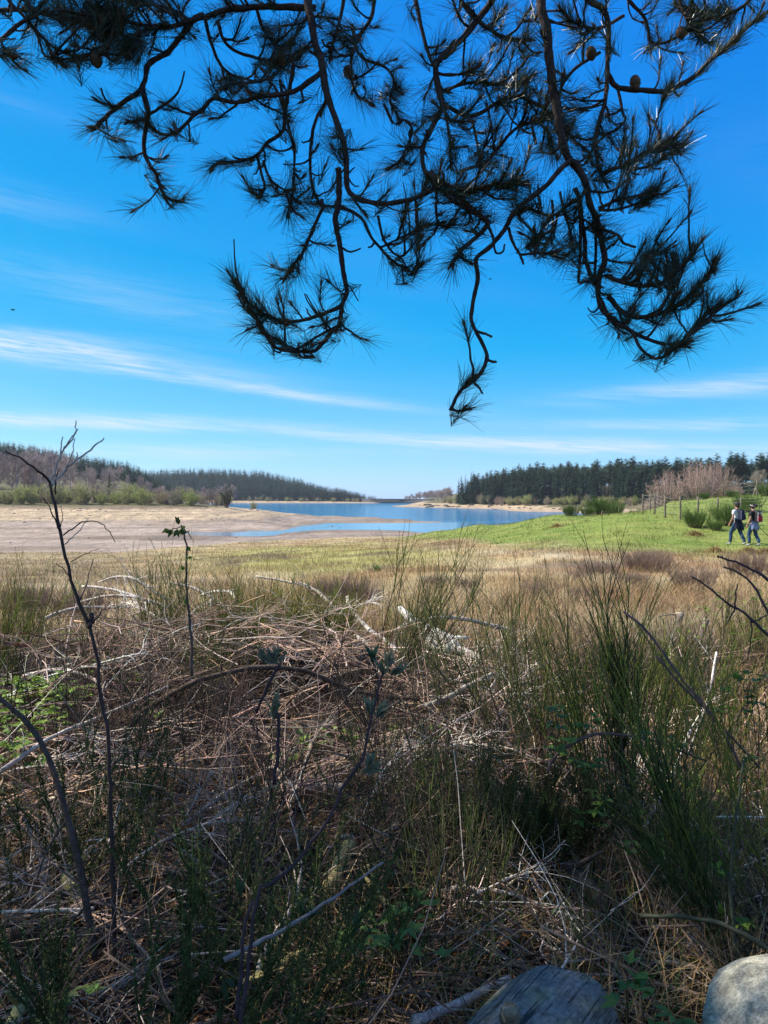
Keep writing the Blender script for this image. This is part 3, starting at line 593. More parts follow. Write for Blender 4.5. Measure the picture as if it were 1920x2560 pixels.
def fence(name, posts, label, wires, group=None):
    root = empty(name, tuple(at_col(*posts[0][:2])), label, 'fence', group); o = np.array(root.location); tops = []; basep = []
    for px, d, h, lean in posts:
        b = at_col(px, d); t = b + np.array([lean * h, 0, h]); mb = MB()
        ax = np.linspace(0, 1, 5)[:, None]; P = (b - [0, 0, 0.3]) * (1 - ax) + t * ax + np.random.default_rng(int(px)).normal(size=(5, 3)) * 0.008
        mb.tubes(P[None], np.array([[0.05, 0.052, 0.05, 0.05, 0.045]]) * (1.35 if px == 1785 else 1), jitcol((0.15, 0.12, 0.095), 5, 0.1)[None], 7)
        mb.build('post', M['bark'], root, origin=o); tops.append(t); basep.append(b)
    mb = MB()
    for f in wires:
        for (b0, t0), (b1, t1) in zip(list(zip(basep, tops))[:-1], list(zip(basep, tops))[1:]):
            p0 = b0 + (t0 - b0) * f; p1 = b1 + (t1 - b1) * f; u = np.linspace(0, 1, 6)[:, None]; P = p0 * (1 - u) + p1 * u; P[:, 2] -= 0.05 * np.sin(u[:, 0] * math.pi); P[:, 1] -= 0.06
            mb.tubes(P[None], np.array([[0.0055]]), np.array([0.5, 0.5, 0.48]), 3)
    mb.build('wire', M['wire'], root, origin=o)
    return root, basep, tops
fence('fence', [(1607, 46.5, 1.2, 0), (1636, 44.5, 1.2, 0.02), (1664, 41.5, 1.17, -0.02), (1702, 40.2, 1.22, -0.03), (1745, 40.6, 1.18, 0.0), (1793, 40.0, 1.2, 0.03), (1852, 40.5, 1.1, 0.0), (1930, 41, 1.1, 0.02)],
      'grey wooden post and wire fence climbing the green slope behind the hikers', (0.28, 0.45, 0.62, 0.8, 0.94))
fence('fence', [(1607, 46.5, 1.19, 0), (1626, 52, 1.2, 0), (1646, 56, 1.2, 0.0), (1659, 60, 1.2, 0.12), (1677, 64, 1.25, 0), (1741, 66, 1.15, 0.05), (1807, 68, 1.2, 0), (1893, 62, 1.25, -0.03), (1960, 60, 1.2, 0)],
      'second run of wooden fence posts crossing in front of the bare hedge', (0.45, 0.7, 0.93))

def broom_mesh(seed, h, spread, lean, nstem, nsub, nfine, rs=0.006, greens=None, browns=None, bend=0.35, woody=0.45, base_r=0.06, leafy=0):
    r_ = np.random.default_rng(seed); st = MB(); tw = MB()
    greens = greens or [(0.05, 0.085, 0.022), (0.07, 0.105, 0.03), (0.045, 0.07, 0.028)]; browns = browns or [(0.10, 0.065, 0.045), (0.14, 0.095, 0.065)]
    a = r_.uniform(0, 6.28, nstem); k = r_.uniform(0.0, 1, nstem) ** 0.6; s = spread * k
    d = np.stack([np.cos(a) * s + lean[0], np.sin(a) * s * 0.8 + lean[1], np.ones(nstem)], -1); d = unit(d)
    L = h * r_.uniform(0.6, 1.05, nstem) / np.maximum(d[:, 2], 0.35) ** 0.6
    b = np.stack([np.cos(a) * base_r * k, np.sin(a) * base_r * k, np.full(nstem, -0.05)], -1)
    K = 6; u = np.linspace(0, 1, K)[None, :, None]
    upb = np.stack([r_.normal(0, 0.06, nstem), r_.normal(0, 0.06, nstem), np.full(nstem, bend)], -1)
    P = b[:, None] + d[:, None] * L[:, None, None] * u + upb[:, None] * (L[:, None, None] * 0.5) * u ** 2 + np.cumsum(r_.normal(0, 0.012, (nstem, K, 3)), 1) * h
    rad = rs * (1.05 - 0.75 * u[..., 0]) * r_.uniform(0.7, 1.3, (nstem, 1))
    gc = pick(greens, nstem, 0.2, r=r_); bc = pick(browns, nstem, 0.2, r=r_); w = np.clip((u - woody) / 0.25, 0, 1)
    kz = h / max(P[..., 2].max() * 1.12, 0.01); P[..., 2] *= kz
    st.tubes(P, rad, bc[:, None] * (1 - w) + gc[:, None] * w, 5)
    def off(P0, n, lo, hi, lmin, lmax, ang, rad, sides, K2):
        i = r_.integers(0, len(P0), n); KK = P0.shape[1]; t = r_.uniform(lo, hi, n) * (KK - 1.001); j = t.astype(int); f = (t - j)[:, None]
        q = P0[i, j] * (1 - f) + P0[i, j + 1] * f; T = unit(P0[i, j + 1] - P0[i, j])
        dd = unit(T + unit(r_.normal(size=(n, 3))) * ang * r_.uniform(0.5, 1.2, (n, 1)) + np.array([0, 0, 0.22])); ll = h * r_.uniform(lmin, lmax, (n, 1, 1)) * (1.1 - t / (KK - 1) * 0.5)[:, None, None]
        v = np.linspace(0, 1, K2)[None, :, None]
        Q = q[:, None] + dd[:, None] * ll * v + (np.array([0, 0, 0.3])[None, None] + r_.normal(0, 0.28, (n, 1, 3))) * ll * 0.5 * v ** 2
        tw.tubes(Q, rad * (1.1 - 0.65 * v[..., 0]), pick(greens, n, 0.25, r=r_), sides, cap=False); return Q
    Q = off(P, nstem * nsub, 0.25, 0.95, 0.2, 0.46, 0.62, rs * 0.5, 4, 5)
    if nfine: off(Q, nstem * nsub * nfine, 0.1, 0.95, 0.08, 0.24, 0.7, rs * 0.33, 3, 4)
    if leafy:
        i = r_.integers(0, len(Q), leafy); j = r_.integers(0, Q.shape[1] - 1, leafy); f = r_.uniform(0, 1, (leafy, 1)); q = Q[i, j] * (1 - f) + Q[i, j + 1] * f
        tw.leaves(q, rand_dir(leafy, r_) + [0, 0, 0.5], rand_dir(leafy, r_), r_.uniform(0.008, 0.016, leafy), r_.uniform(0.003, 0.006, leafy), pick(greens, leafy, 0.25, r=r_), 0.1)
    return st, tw
GRB = [(0.075, 0.125, 0.025), (0.10, 0.155, 0.035), (0.06, 0.10, 0.025)]
fb = protos_from([broom_mesh(61, 1.2, 0.7, (0, 0), 110, 9, 2, 0.009, GRB, None, 0.25, 0.2, 0.42), broom_mesh(62, 1.2, 0.55, (0, 0), 90, 9, 2, 0.009, GRB, None, 0.25, 0.2, 0.35)], ('stems', 'twigs'), ('twig', 'twig'))
G_ = 'green broom clumps by the fence'
for px, d, s, lab in [(1742, 37.5, 0.85, 'upright dark green broom clump in front of the fence'), (1822, 38, 1.0, 'large green broom clump against the fence behind the hikers'), (1790, 36.5, 0.45, 'low brownish broom clump between the two larger ones at the fence'),
                      (1868, 43, 0.95, 'green broom clump behind the dark-haired hiker at the fence'), (1500, 60, 1.35, 'biggest rounded green broom clump on the meadow crest by the water'), (1535, 62, 1.15, 'green broom clump right of the biggest one on the crest'),
                      (1470, 58.5, 0.7, 'low broom clump sloping down left of the biggest one on the crest'), (1428, 57, 0.8, 'small upright broom clump at the left end by the water edge'), (1585, 60, 0.55, 'low green broom clump near the fence corner on the crest'), (1915, 60, 0.9, 'green broom clump at the right edge on the grass rise'), (1830, 66, 0.6, 'low green broom on the rise under the bare hedge'), (1760, 62, 0.55, 'low green broom under the tallest bare shrub')]:
    single(fb[int(px) % 2], px, d, s, 'broom_shrub', lab, 'shrub', G_, 0.03)
HE = [(0.20, 0.135, 0.105), (0.26, 0.185, 0.14), (0.15, 0.105, 0.08)]
hb = protos_from([broom_mesh(71, 0.60, 0.45, (0, 0), 110, 8, 2, 0.0045, HE, HE, 0.25, 0.45, 0.30), broom_mesh(72, 0.50, 0.6, (0, 0), 110, 8, 2, 0.0045, HE, HE, 0.2, 0.45, 0.40)], ('stems', 'twigs'), ('twig', 'twig'))
for px, d, s, lab in [(868, 11.8, 0.95, 'upright reddish-brown heather tuft in the dry grass left of centre'), (905, 12.6, 0.7, 'smaller brown heather tuft just right of the upright one'), (820, 12.4, 0.75, 'thin brown heather tuft left of the upright one'), (1090, 15.5, 0.6, 'dull purple-brown heather tuft behind the fan of broom stems'), (1165, 15.0, 0.6, 'wide grey-brown heather tuft right of the fan of broom stems'),
                      (1605, 19.5, 1.2, 'dark brown heather mound at the edge of the green grass'), (1635, 20.5, 1.0, 'dark brown heather mound right of the first one at the green edge'), (1870, 17.8, 1.15, 'dark brown heather mound at the right edge below the hikers'), (1495, 18.2, 0.85, 'small dark heather tuft left of the heather mounds'), (1450, 16.5, 0.6, 'lowest small dark heather tuft left of the mounds'),
                      (1580, 14.5, 0.7, 'spreading thin brown heather in front of the mounds'), (1350, 12.5, 0.62, 'purplish heather patch in the straw behind the big broom'), (1460, 12.0, 0.55, 'purplish-brown heather right of the patch behind the big broom'), (60, 11.5, 0.9, 'reddish-brown heather tuft near the left edge'), (200, 10.5, 0.9, 'brown heather tuft behind the thin bare sapling'), (1730, 14.2, 0.9, 'pale brown heather in the dry grass at the right')]:
    single(hb[int(px) % 2], px, d, s, 'heather', lab, 'heather', 'heather tufts in the dry meadow', 0.03)

def blade_arrays(n, P, h, w, cols, r_, lean=0.5):
    a = r_.uniform(0, 6.28, n); le = r_.uniform(0.1, 1, n) * lean; d = np.stack([np.cos(a) * le, np.sin(a) * le, np.ones(n)], -1)
    h = np.asarray(h)[:, None]; mid = P + d * h * 0.55; tip = P + d * h * 0.85 + np.stack([np.cos(a), np.sin(a), -0.15 * np.ones(n)], -1) * h * le[:, None] * 0.5
    s = np.stack([-np.sin(a + r_.normal(0, .6, n)), np.cos(a), np.zeros(n)], -1); W = np.asarray(w)[:, None] * np.array([[0.5, 0.38, 0.05]])
    return np.stack([P - [0, 0, 0.02], mid, tip], 1), W, s, cols
def tuft(px, py, d, n, h, w, rad, cols, name, label, group=None):
    b = at_col(px, d); r_ = np.random.default_rng(int(px * 7 + d)); a = r_.uniform(0, 6.28, n); q = rad * np.abs(r_.normal(0, 0.5, n)) * (1 + 0.5 * np.sin(a * 3 + px))
    P = np.stack([b[0] + np.cos(a) * q, b[1] + np.sin(a) * q, np.zeros(n)], -1); P[:, 2] = height(P[:, 0], P[:, 1])
    mb = MB(); PP, Wd, s, cc = blade_arrays(n, P, h * r_.uniform(0.35, 1.1, n) * np.clip(1.1 - q / rad * 0.6, 0.25, 1), np.full(n, w), pick(cols, n, 0.25, r=r_), r_, 0.7); mb.strips(PP, Wd, s, cc)
    tag(mb.build(name, M['grass'], origin=b), label, 'grass tuft', group)
tuft(942, 1395, 20.5, 240, 0.20, 0.016, 0.13, [(0.07, 0.19, 0.03), (0.10, 0.25, 0.04)], 'grass_tuft', 'single bright green grass tuft in the middle of the dry meadow')
for px, d, lab in [(1873, 27.5, 'tan dry grass tussock on the green just below the hikers'), (1790, 27.2, 'small tan tussock on the green left of the hikers'), (1915, 27, 'tan tussock at the right edge below the hikers'), (1740, 35, 'dry tan tussock under the dark green broom at the fence'), (1392, 45, 'reddish dry weed tuft on the green slope by the water')]:
    tuft(px, 0, d, 420, 0.30, 0.018, 0.55, [(0.36, 0.24, 0.09), (0.28, 0.17, 0.06), (0.42, 0.30, 0.13)], 'grass_tuft', lab, 'dry tussocks on the green meadow')

def rock_mesh(seed, s, sub=3):
    r_ = np.random.default_rng(seed); import bmesh
    bm = bmesh.new(); bmesh.ops.create_icosphere(bm, subdivisions=sub, radius=1)
    V = np.array([v.co for v in bm.verts]); F = np.array([[v.index for v in f.verts] for f in bm.faces]); bm.free()
    d = 0
    for k in range(9):
        n = rand_dir(1, r_)[0]; c = r_.uniform(0.45, 0.8); q = V @ n; V = V - np.where(q > c, q - c, 0)[:, None] * n * 0.55
    V = V * (1 + 0.12 * (fbm(V[:, 0] * 2 + seed, V[:, 1] * 2 + V[:, 2] * 2, seed)[:, None] - 0.5)) * np.array(s)
    return V, F
ROCKP = []
for sd_ in range(4):
    V, F = rock_mesh(sd_, (0.5, 0.4, 0.26)); mb = MB(); mb.add(V, F, pick([(0.10, 0.085, 0.075), (0.14, 0.12, 0.10)], len(V), 0.05)); ROCKP.append(mb.mesh('rock', M['rock'], True))
rk = random.Random(3)
spots = [(62, 1306, 1.0), (100, 1298, 0.6), (25, 1358, 0.7), (222, 1345, 0.6), (250, 1275, 0.8), (188, 1281, 0.5), (560, 1302, 0.7), (590, 1344, 0.8), (830, 1317, 0.9), (822, 1318, 0.6), (838, 1318, 0.6), (768, 1332, 0.6), (928, 1333, 0.7), (300, 1355, 0.5), (850, 1320, 0.5)]
spots += [(rk.uniform(625, 705), rk.uniform(1264, 1276), rk.uniform(0.5, 1.1)) for _ in range(16)] + [(rk.uniform(800, 945), 1289 + rk.uniform(-1, 1), rk.uniform(0.3, 0.7)) for _ in range(22)] + [(rk.uniform(20, 600), rk.uniform(1264, 1300), rk.uniform(0.3, 0.7)) for _ in range(36)] + [(rk.uniform(1050, 1200), rk.uniform(1263, 1269), rk.uniform(0.9, 2.0)) for _ in range(14)] + [(rk.uniform(1200, 1500), rk.uniform(1264, 1275), rk.uniform(0.5, 1.1)) for _ in range(26)]
for k, (px, py, s) in enumerate(spots):
    p = ground(px, py, 40); o = bpy.data.objects.new('rock', ROCKP[k % 4]); C.objects.link(o); o.location = p + np.array([0, 0, 0.02]); sc_ = s * p[1] / 170
    o.scale = (sc_ * rk.uniform(0.8, 1.4), sc_, sc_ * rk.uniform(0.6, 1.2)); o.rotation_euler = (0, 0, rk.uniform(0, 6.28))
    side = 'left' if px < 1000 else 'right'
    tag(o, 'small dark stone lying on the bare %s shore of the reservoir' % side, 'rock', 'stones on the %s shore' % side)
def bug(px, py, d, label):
    p = at(px, py, d); mb = MB(); mb.tubes(np.array([[(-0.006, 0, 0), (-0.002, 0, 0.001), (0.004, 0, 0.001), (0.008, 0, 0)]]), np.array([[0.001, 0.0022, 0.002, 0.0008]]), np.array([0.02, 0.015, 0.01]), 6)
    root = empty('insect', p, label, 'insect'); mb.build('body', M['twig'], root)
    w = MB(); w.leaves(np.zeros((2, 3)), np.array([[-0.3, 0.8, 0.5], [-0.3, -0.8, 0.5]]), np.array([[0, 0, 1.0], [0, 0, 1.0]]), np.array([0.009, 0.009]), np.array([0.004, 0.004]), np.array([0.12, 0.11, 0.10])); w.build('wings', M['leafy'], root)
bug(32, 775, 2.6, 'tiny insect flying alone in the blue sky at the left'); bug(1225, 698, 3.4, 'tiny speck of an insect in the sky below the pine branches')

# ------------------------------------------------------------------ the two hikers
def skin_obj(name, pts, edges, m, parent, root=0, sub=2):
    me = bpy.data.meshes.new(name); me.from_pydata([p[:3] for p in pts], edges, []); o = bpy.data.objects.new(name, me); C.objects.link(o); o.parent = parent
    md = o.modifiers.new('skin', 'SKIN'); md.use_smooth_shade = True; md.branch_smoothing = 0.4
    for v, p in zip(me.skin_vertices[0].data, pts): v.radius = (p[3], p[4] if len(p) > 4 else p[3])
    me.skin_vertices[0].data[root].use_root = True
    s = o.modifiers.new('subd', 'SUBSURF'); s.levels = sub; s.render_levels = sub; me.materials.append(m); return o
def plain(name, c, rough=0.8, noise=((14, 0.15),)): return mat(name, c, rough, noise=list(noise))
SK = plain('skin', (0.42, 0.22, 0.15), 0.55)
def chain(n, start=0): return [(start + i, start + i + 1) for i in range(n - 1)]
def ball(name, c, r, m, parent, squash=(1, 1, 1), seed=0):
    import bmesh
    bm = bmesh.new(); bmesh.ops.create_icosphere(bm, subdivisions=3, radius=1); V = np.array([v.co for v in bm.verts]); F = np.array([[v.index for v in f.verts] for f in bm.faces]); bm.free()
    V = V * (1 + 0.06 * (fbm(V[:, 0] * 4, V[:, 1] * 4 + V[:, 2] * 3, seed)[:, None] - 0.5)) * np.array(squash) * r + np.array(c); mb = MB(); mb.add(V, F, (0.5, 0.5, 0.5)); o = mb.mesh(name, m, True); ob = bpy.data.objects.new(name, o); C.objects.link(ob); ob.parent = parent; return ob
def person(px, py, depth, H, rz, label, step, armL, armR, cl, hair, female=False, group=None):
    b = at_col(px, depth); root = empty('person', b, label, 'person', group, rz=rz, sc=H / 1.75)
    hipz, shz = 0.93, 1.43; hw = 0.095; sw = 0.185 if female else 0.205
    fl, fr = step                                       # forward offset of left / right foot (local +Y is ahead); left is -X
    kneeL = (-hw * 1.05, fl * 0.55 + 0.06, 0.50); kneeR = (hw * 1.05, fr * 0.55 + 0.06, 0.50)
    ankL = (-hw * 1.0, fl - 0.04, 0.10 if fl > 0 else 0.13); ankR = (hw * 1.0, fr - 0.04, 0.10 if fr > 0 else 0.13)
    # body: one continuous skin surface with head, arms, hands and five fingers each
    pts = [(0, 0, hipz, 0.13, 0.10), (0, 0.01, 1.12, 0.125, 0.09), (0, 0.0, 1.32, 0.135, 0.095), (0, 0.0, shz, 0.10, 0.07), (0, 0.01, 1.50, 0.055), (0, 0.03, 1.56, 0.058), (0, 0.045, 1.63, 0.083, 0.092), (0, 0.035, 1.70, 0.075, 0.085), (0, 0.03, 1.75, 0.03)]
    ed = [(0, 1), (1, 2), (2, 3), (3, 4), (4, 5), (5, 6), (6, 7), (7, 8)]
    n = len(pts); pts.append((0, 0.155, 1.625, 0.014)); ed.append((6, n))            # nose
    n = len(pts); pts.append((0, 0.115, 1.555, 0.022)); ed.append((5, n))            # chin
    for sx in (-1, 1):
        n = len(pts); pts.append((sx * 0.095, 0.02, 1.63, 0.012, 0.02)); ed.append((6, n))   # ears
    for sx, (el_, wr) in ((-1, armL), (1, armR)):
        n = len(pts); pts += [(sx * sw, 0, shz - 0.02, 0.055), (el_[0], el_[1], el_[2], 0.042), (wr[0], wr[1], wr[2], 0.028)]; ed += [(3, n), (n, n + 1), (n + 1, n + 2)]
        d = unit(np.array(wr) - np.array(el_)); p = np.array(wr) + d * 0.06; palm = len(pts); pts.append((*p, 0.034, 0.02)); ed.append((n + 2, palm))
        fw = np.array([0, 1.0, 0.0]); ac = unit(np.cross(d, [sx, 0, 0.2]))
        for f in range(4):
            a = p + d * 0.03 + ac * (0.024 - 0.016 * f); L_ = (0.07, 0.08, 0.075, 0.055)[f]; q = len(pts); inw = np.array([-sx * 0.35, 0.15, 0])
            pts += [(*(a + d * L_ * 0.4), 0.010), (*(a + d * L_ * 0.75 + inw * 0.02), 0.009), (*(a + d * L_ + inw * 0.05), 0.007)]; ed += [(palm, q), (q, q + 1), (q + 1, q + 2)]
        q = len(pts); t0 = p - d * 0.02 + ac * 0.035; pts += [(*t0, 0.012), (*(t0 + d * 0.045 + ac * 0.015), 0.010)]; ed += [(palm, q), (q, q + 1)]
    for sx, kn, an in ((-1, kneeL, ankL), (1, kneeR, ankR)):
        n = len(pts); pts += [(sx * hw, 0.0, hipz - 0.10, 0.085), (*kn, 0.055), (*an, 0.036)]; ed += [(0, n), (n, n + 1), (n + 1, n + 2)]
    skin_obj('body', pts, ed, SK, root, 0, 2)
    # eyes and mouth
    for sx in (-1, 1): ball('eye', (sx * 0.034, 0.128, 1.648), 0.012, plain('eye_dark', (0.03, 0.02, 0.015), 0.2), root)
    ball('mouth', (0, 0.128, 1.582), 0.02, plain('lips', (0.32, 0.12, 0.10), 0.5), root, (1.1, 0.3, 0.3))
    # shirt, trousers, shoes
    P = [(0, 0, hipz - 0.02, 0.165, 0.125), (0, 0.01, 1.12, 0.158 if not female else 0.145, 0.12), (0, 0, 1.30, 0.17, 0.125), (0, 0, shz - 0.01, 0.125, 0.09), (0, 0.005, 1.475, 0.075, 0.07)]; E = chain(5)
    for sx, (el_, wr) in ((-1, armL), (1, armR)):
        k = len(P); m_ = np.array([sx * sw, 0, shz - 0.02]) * 0.35 + np.array(el_) * 0.65; P += [(sx * sw, 0, shz - 0.02, 0.075), (*m_, 0.064)]; E += [(3, k), (k, k + 1)]
    skin_obj('shirt', P, E, cl['shirt'], root)
    P = [(0, 0, hipz + 0.08, 0.16, 0.125), (0, 0, hipz - 0.02, 0.17, 0.135)]; E = [(0, 1)]
    for sx, kn, an in ((-1, kneeL, ankL), (1, kneeR, ankR)):
        k = len(P); md_ = np.array(kn) * 0.5 + np.array([sx * hw, 0, hipz - 0.1]) * 0.5
        P += [(sx * hw, 0.0, hipz - 0.12, 0.115), (*md_, 0.098), (*kn, 0.078), (*((np.array(kn) + np.array(an)) / 2 + np.array([0, -0.015, 0])), 0.072), (an[0], an[1], an[2] + 0.0, 0.066)]; E += [(1, k)] + chain(5, k)
    skin_obj('trousers', P, E, cl['trousers'], root)
    for sx, an, f in ((-1, ankL, fl), (1, ankR, fr)):
        toe = 0.035 if f > 0 else 0.02; z0 = an[2]
        skin_obj('shoe', [(an[0], an[1] - 0.04, z0 - 0.045, 0.042), (an[0], an[1] + 0.04, z0 - 0.055, 0.046, 0.04), (an[0] + sx * 0.01, an[1] + 0.12, z0 * 0.3 + 0.012, 0.046, 0.03), (an[0] + sx * 0.015, an[1] + 0.18, z0 * 0.15 + 0.015, 0.034, 0.02)], chain(4), cl['shoe'], root)
    # jacket knotted round the waist, hanging behind
    jm = cl['jacket']; jl = cl['jl']
    mb = MB(); n = 22; rows = 8; V = []
    for i in range(rows):
        t = i / (rows - 1)
        for j in range(n):
            a = math.pi * (1.08 + 0.84 * j / (n - 1)) if i > 0 else math.pi * (1.0 + 1.0 * j / (n - 1)); rr = 0.185 + 0.05 * t + 0.016 * math.sin(j * 1.9 + i * 0.5) * t
            V.append((math.cos(a) * rr * (1.0 + cl['jflare'] * t * (j / (n - 1))), math.sin(a) * rr * 0.85 - 0.01, 1.06 - t * jl * (1 + 0.12 * math.sin(j * 0.9 + 1)))) 
    idx = np.arange(rows * n).reshape(rows, n); F = np.stack([idx[:-1, :-1], idx[1:, :-1], idx[1:, 1:], idx[:-1, 1:]], -1).reshape(-1, 4); mb.add(V, F, (0.5, 0.5, 0.5))
    jo = mb.build('jacket', jm, root, smooth=True); sm = jo.modifiers.new('thick', 'SOLIDIFY'); sm.thickness = 0.02
    skin_obj('jacket_sleeve', [(-0.17, 0.05, 1.05, 0.04), (-0.07, 0.15, 1.03, 0.035), (0.03, 0.165, 0.97, 0.035), (0.05, 0.16, 0.80, 0.03)], chain(4), jm, root)
    # hair
    hm = hair[0]
    ball('hair', (0, 0.015, 1.675), 0.108, hm, root, (0.93, 1.05, 0.98), 5)
    ball('hair', (0, -0.045, 1.62), 0.078, hm, root, (1.0, 0.75, 1.1), 6) if hair[1] != 'bun' else ball('hair_bun', (0, -0.115, 1.70), 0.062, hm, root, (1, 1, 0.95), 8)
    if hair[1] == 'bun':
        mb = MB(); t = np.linspace(0, 2 * math.pi, 25); mb.tubes(np.stack([np.cos(t) * 0.106, np.sin(t) * 0.112 + 0.02, 1.69 + 0.035 * np.sin(t)], -1)[None], np.array([[0.016]]), (0.5, 0.5, 0.5), 6); mb.build('headband', plain('headband_cloth', (0.45, 0.42, 0.38)), root, smooth=True)
        mb = MB(); t = np.linspace(0.25, math.pi - 0.25, 12); mb.tubes(np.stack([np.cos(t) * 0.1, np.sin(t) * 0.11 + 0.035, 1.647 + 0 * t], -1)[None], np.array([[0.013]]), (0.02, 0.02, 0.02), 6); mb.build('sunglasses', plain('dark_lens', (0.01, 0.01, 0.01), 0.15), root)
    return root
import bmesh as _bm
def rbox(name, c, size, m, parent, bevel=0.05, taper=0.85):
    bm = _bm.new(); _bm.ops.create_cube(bm, size=1.0)
    for v in bm.verts:
        t = taper if v.co.z > 0 else 1.0; v.co = Vector((v.co.x * size[0] * t, v.co.y * size[1] * (t if v.co.y < 0 else 1), v.co.z * size[2])) + Vector(c)
    _bm.ops.bevel(bm, geom=list(bm.edges), offset=bevel, segments=4, affect='EDGES', profile=0.6)
    for f in bm.faces: f.smooth = True
    me = bpy.data.meshes.new(name); bm.to_mesh(me); bm.free(); me.materials.append(m); o = bpy.data.objects.new(name, me); C.objects.link(o); o.parent = parent; return o
def backpack(person_root, label, mats_, w, h, z, sc):
    root = empty('backpack', person_root.location, label, 'backpack', rz=person_root.rotation_euler.z, sc=person_root.scale[0])
    rbox('pack_body', (0, -0.215, z), (w, 0.17, h), mats_[0], root, 0.05, 0.8)
    rbox('front_pocket', (0, -0.315, z - h * 0.17), (w * 0.78, 0.07, h * 0.5), mats_[1], root, 0.03, 0.9)
    for sx in (-1, 1):
        mb = MB(); P = spline([(sx * 0.1, -0.13, z + h * 0.35), (sx * 0.125, -0.05, 1.475), (sx * 0.135, 0.07, 1.44), (sx * 0.14, 0.125, 1.30), (sx * 0.165, 0.06, 1.14), (sx * 0.16, -0.12, z - h * 0.4)], 16); mb.tubes(P[None], np.array([[0.02]]), (0.5, 0.5, 0.5), 6); mb.build('strap', mats_[2], root, smooth=True)
    for sx in (-1, 1):
        mb = MB(); P = spline([(sx * w * 0.40, -0.30, z + h * 0.40), (sx * w * 0.49, -0.305, z), (sx * w * 0.47, -0.31, z - h * 0.46), (0, -0.335, z - h * 0.5)], 14); mb.tubes(P[None], np.array([[sc]]), (0.5, 0.5, 0.5), 6); mb.build('piping', mats_[3], root, smooth=True)
    if mats_[4]: rbox('emblem', (0.0, -0.30, z + h * 0.30), (0.09, 0.02, 0.05), mats_[4], root, 0.006, 1)
    return root
navy = plain('navy_cloth', (0.012, 0.016, 0.045)); jean = plain('blue_denim', (0.035, 0.075, 0.16)); white = plain('white_cotton', (0.72, 0.74, 0.80)); blk = plain('black_cotton', (0.012, 0.012, 0.016)); grey = plain('grey_shoe', (0.32, 0.33, 0.36)); red = plain('red_nylon', (0.36, 0.012, 0.035)); piping = plain('pale_piping', (0.62, 0.58, 0.62)); ltblue = plain('grey_blue_fleece', (0.22, 0.27, 0.46)); blackn = plain('black_nylon', (0.015, 0.013, 0.018), 0.5)
GH = 'the two hikers'
man = person(1843, 1363, 31.7, 1.75, R(26), 'walker with short dark hair in white T-shirt and jeans, navy jacket round waist', (0.29, -0.27), ((-0.27, -0.03, 1.14), (-0.29, 0.10, 0.90)), ((0.27, -0.06, 1.14), (0.26, 0.08, 0.93)), dict(shirt=white, trousers=jean, shoe=grey, jacket=navy, jl=0.42, jflare=0.45), (plain('dark_grey_hair', (0.035, 0.03, 0.03), 0.7), 'short'), False, GH)
backpack(man, 'navy backpack worn over the white T-shirt', (navy, plain('navy_pocket', (0.015, 0.02, 0.07)), navy, plain('blue_grey_trim', (0.25, 0.28, 0.4)), None), 0.27, 0.42, 1.24, 0.009)
wom = person(1884, 1367, 31.0, 1.68, R(30), 'walker with black hair bun, black T-shirt and jeans, pale blue jacket round waist', (0.16, -0.17), ((-0.25, -0.03, 1.14), (-0.27, 0.08, 0.90)), ((0.26, -0.10, 1.14), (0.31, 0.0, 0.92)), dict(shirt=blk, trousers=jean, shoe=grey, jacket=ltblue, jl=0.36, jflare=0.05), (plain('black_hair', (0.008, 0.007, 0.008), 0.4), 'bun'), True, GH)
backpack(wom, 'black and red backpack with pale piping on the dark-haired walker', (blackn, red, blackn, piping, piping), 0.31, 0.46, 1.24, 0.012)
def pole(pts, label, r0):
    P = spline([np.array(p) for p in pts], 8); root = empty('walking_pole', P[0], label, 'walking pole', 'walking poles'); o = P[0]
    mb = MB(); mb.tubes(P[None], np.full((1, 8), r0), np.array([0.02, 0.02, 0.022]), 6); mb.build('shaft', M['twig'], root, origin=o)
    d = unit(P[1] - P[0]); mb = MB(); mb.tubes(np.array([[P[0] - d * 0.02, P[0] + d * 0.05, P[0] + d * 0.12]]), np.array([[0.018, 0.02, 0.015]]), np.array([0.015, 0.012, 0.01]), 8); mb.build('grip', M['twig'], root, origin=o)
    q = P[-1] - d * 0.06; a = np.linspace(0, 6.283, 13); mb = MB(); mb.tubes(np.array([[q, q + d * 0.012, q + d * 0.02]]), np.array([[0.012, 0.032, 0.012]]), np.array([0.02, 0.02, 0.02]), 10); mb.build('basket', M['twig'], root, origin=o)
def lp(rt, p):
    c, s = math.cos(rt.rotation_euler.z), math.sin(rt.rotation_euler.z); k = rt.scale[0]; l = rt.location
    return np.array([l[0] + k * (p[0] * c - p[1] * s), l[1] + k * (p[0] * s + p[1] * c), l[2] + k * p[2]])
h0 = lp(wom, (0.315, 0.03, 0.85)); g0 = np.array([h0[0] + 0.72, h0[1] - 0.25, 0]); g0[2] = hz(g0[0], g0[1])
pole([h0, g0], 'black walking pole trailing to the right from the right hand of the dark-haired walker', 0.013)
k0 = lp(wom, (0.20, -0.20, 1.02)); k1 = k0 + np.array([0.03, 0, 0.68]); pole([k0, k1], 'thin dark pole stowed upright at the side of the black and red backpack', 0.008)

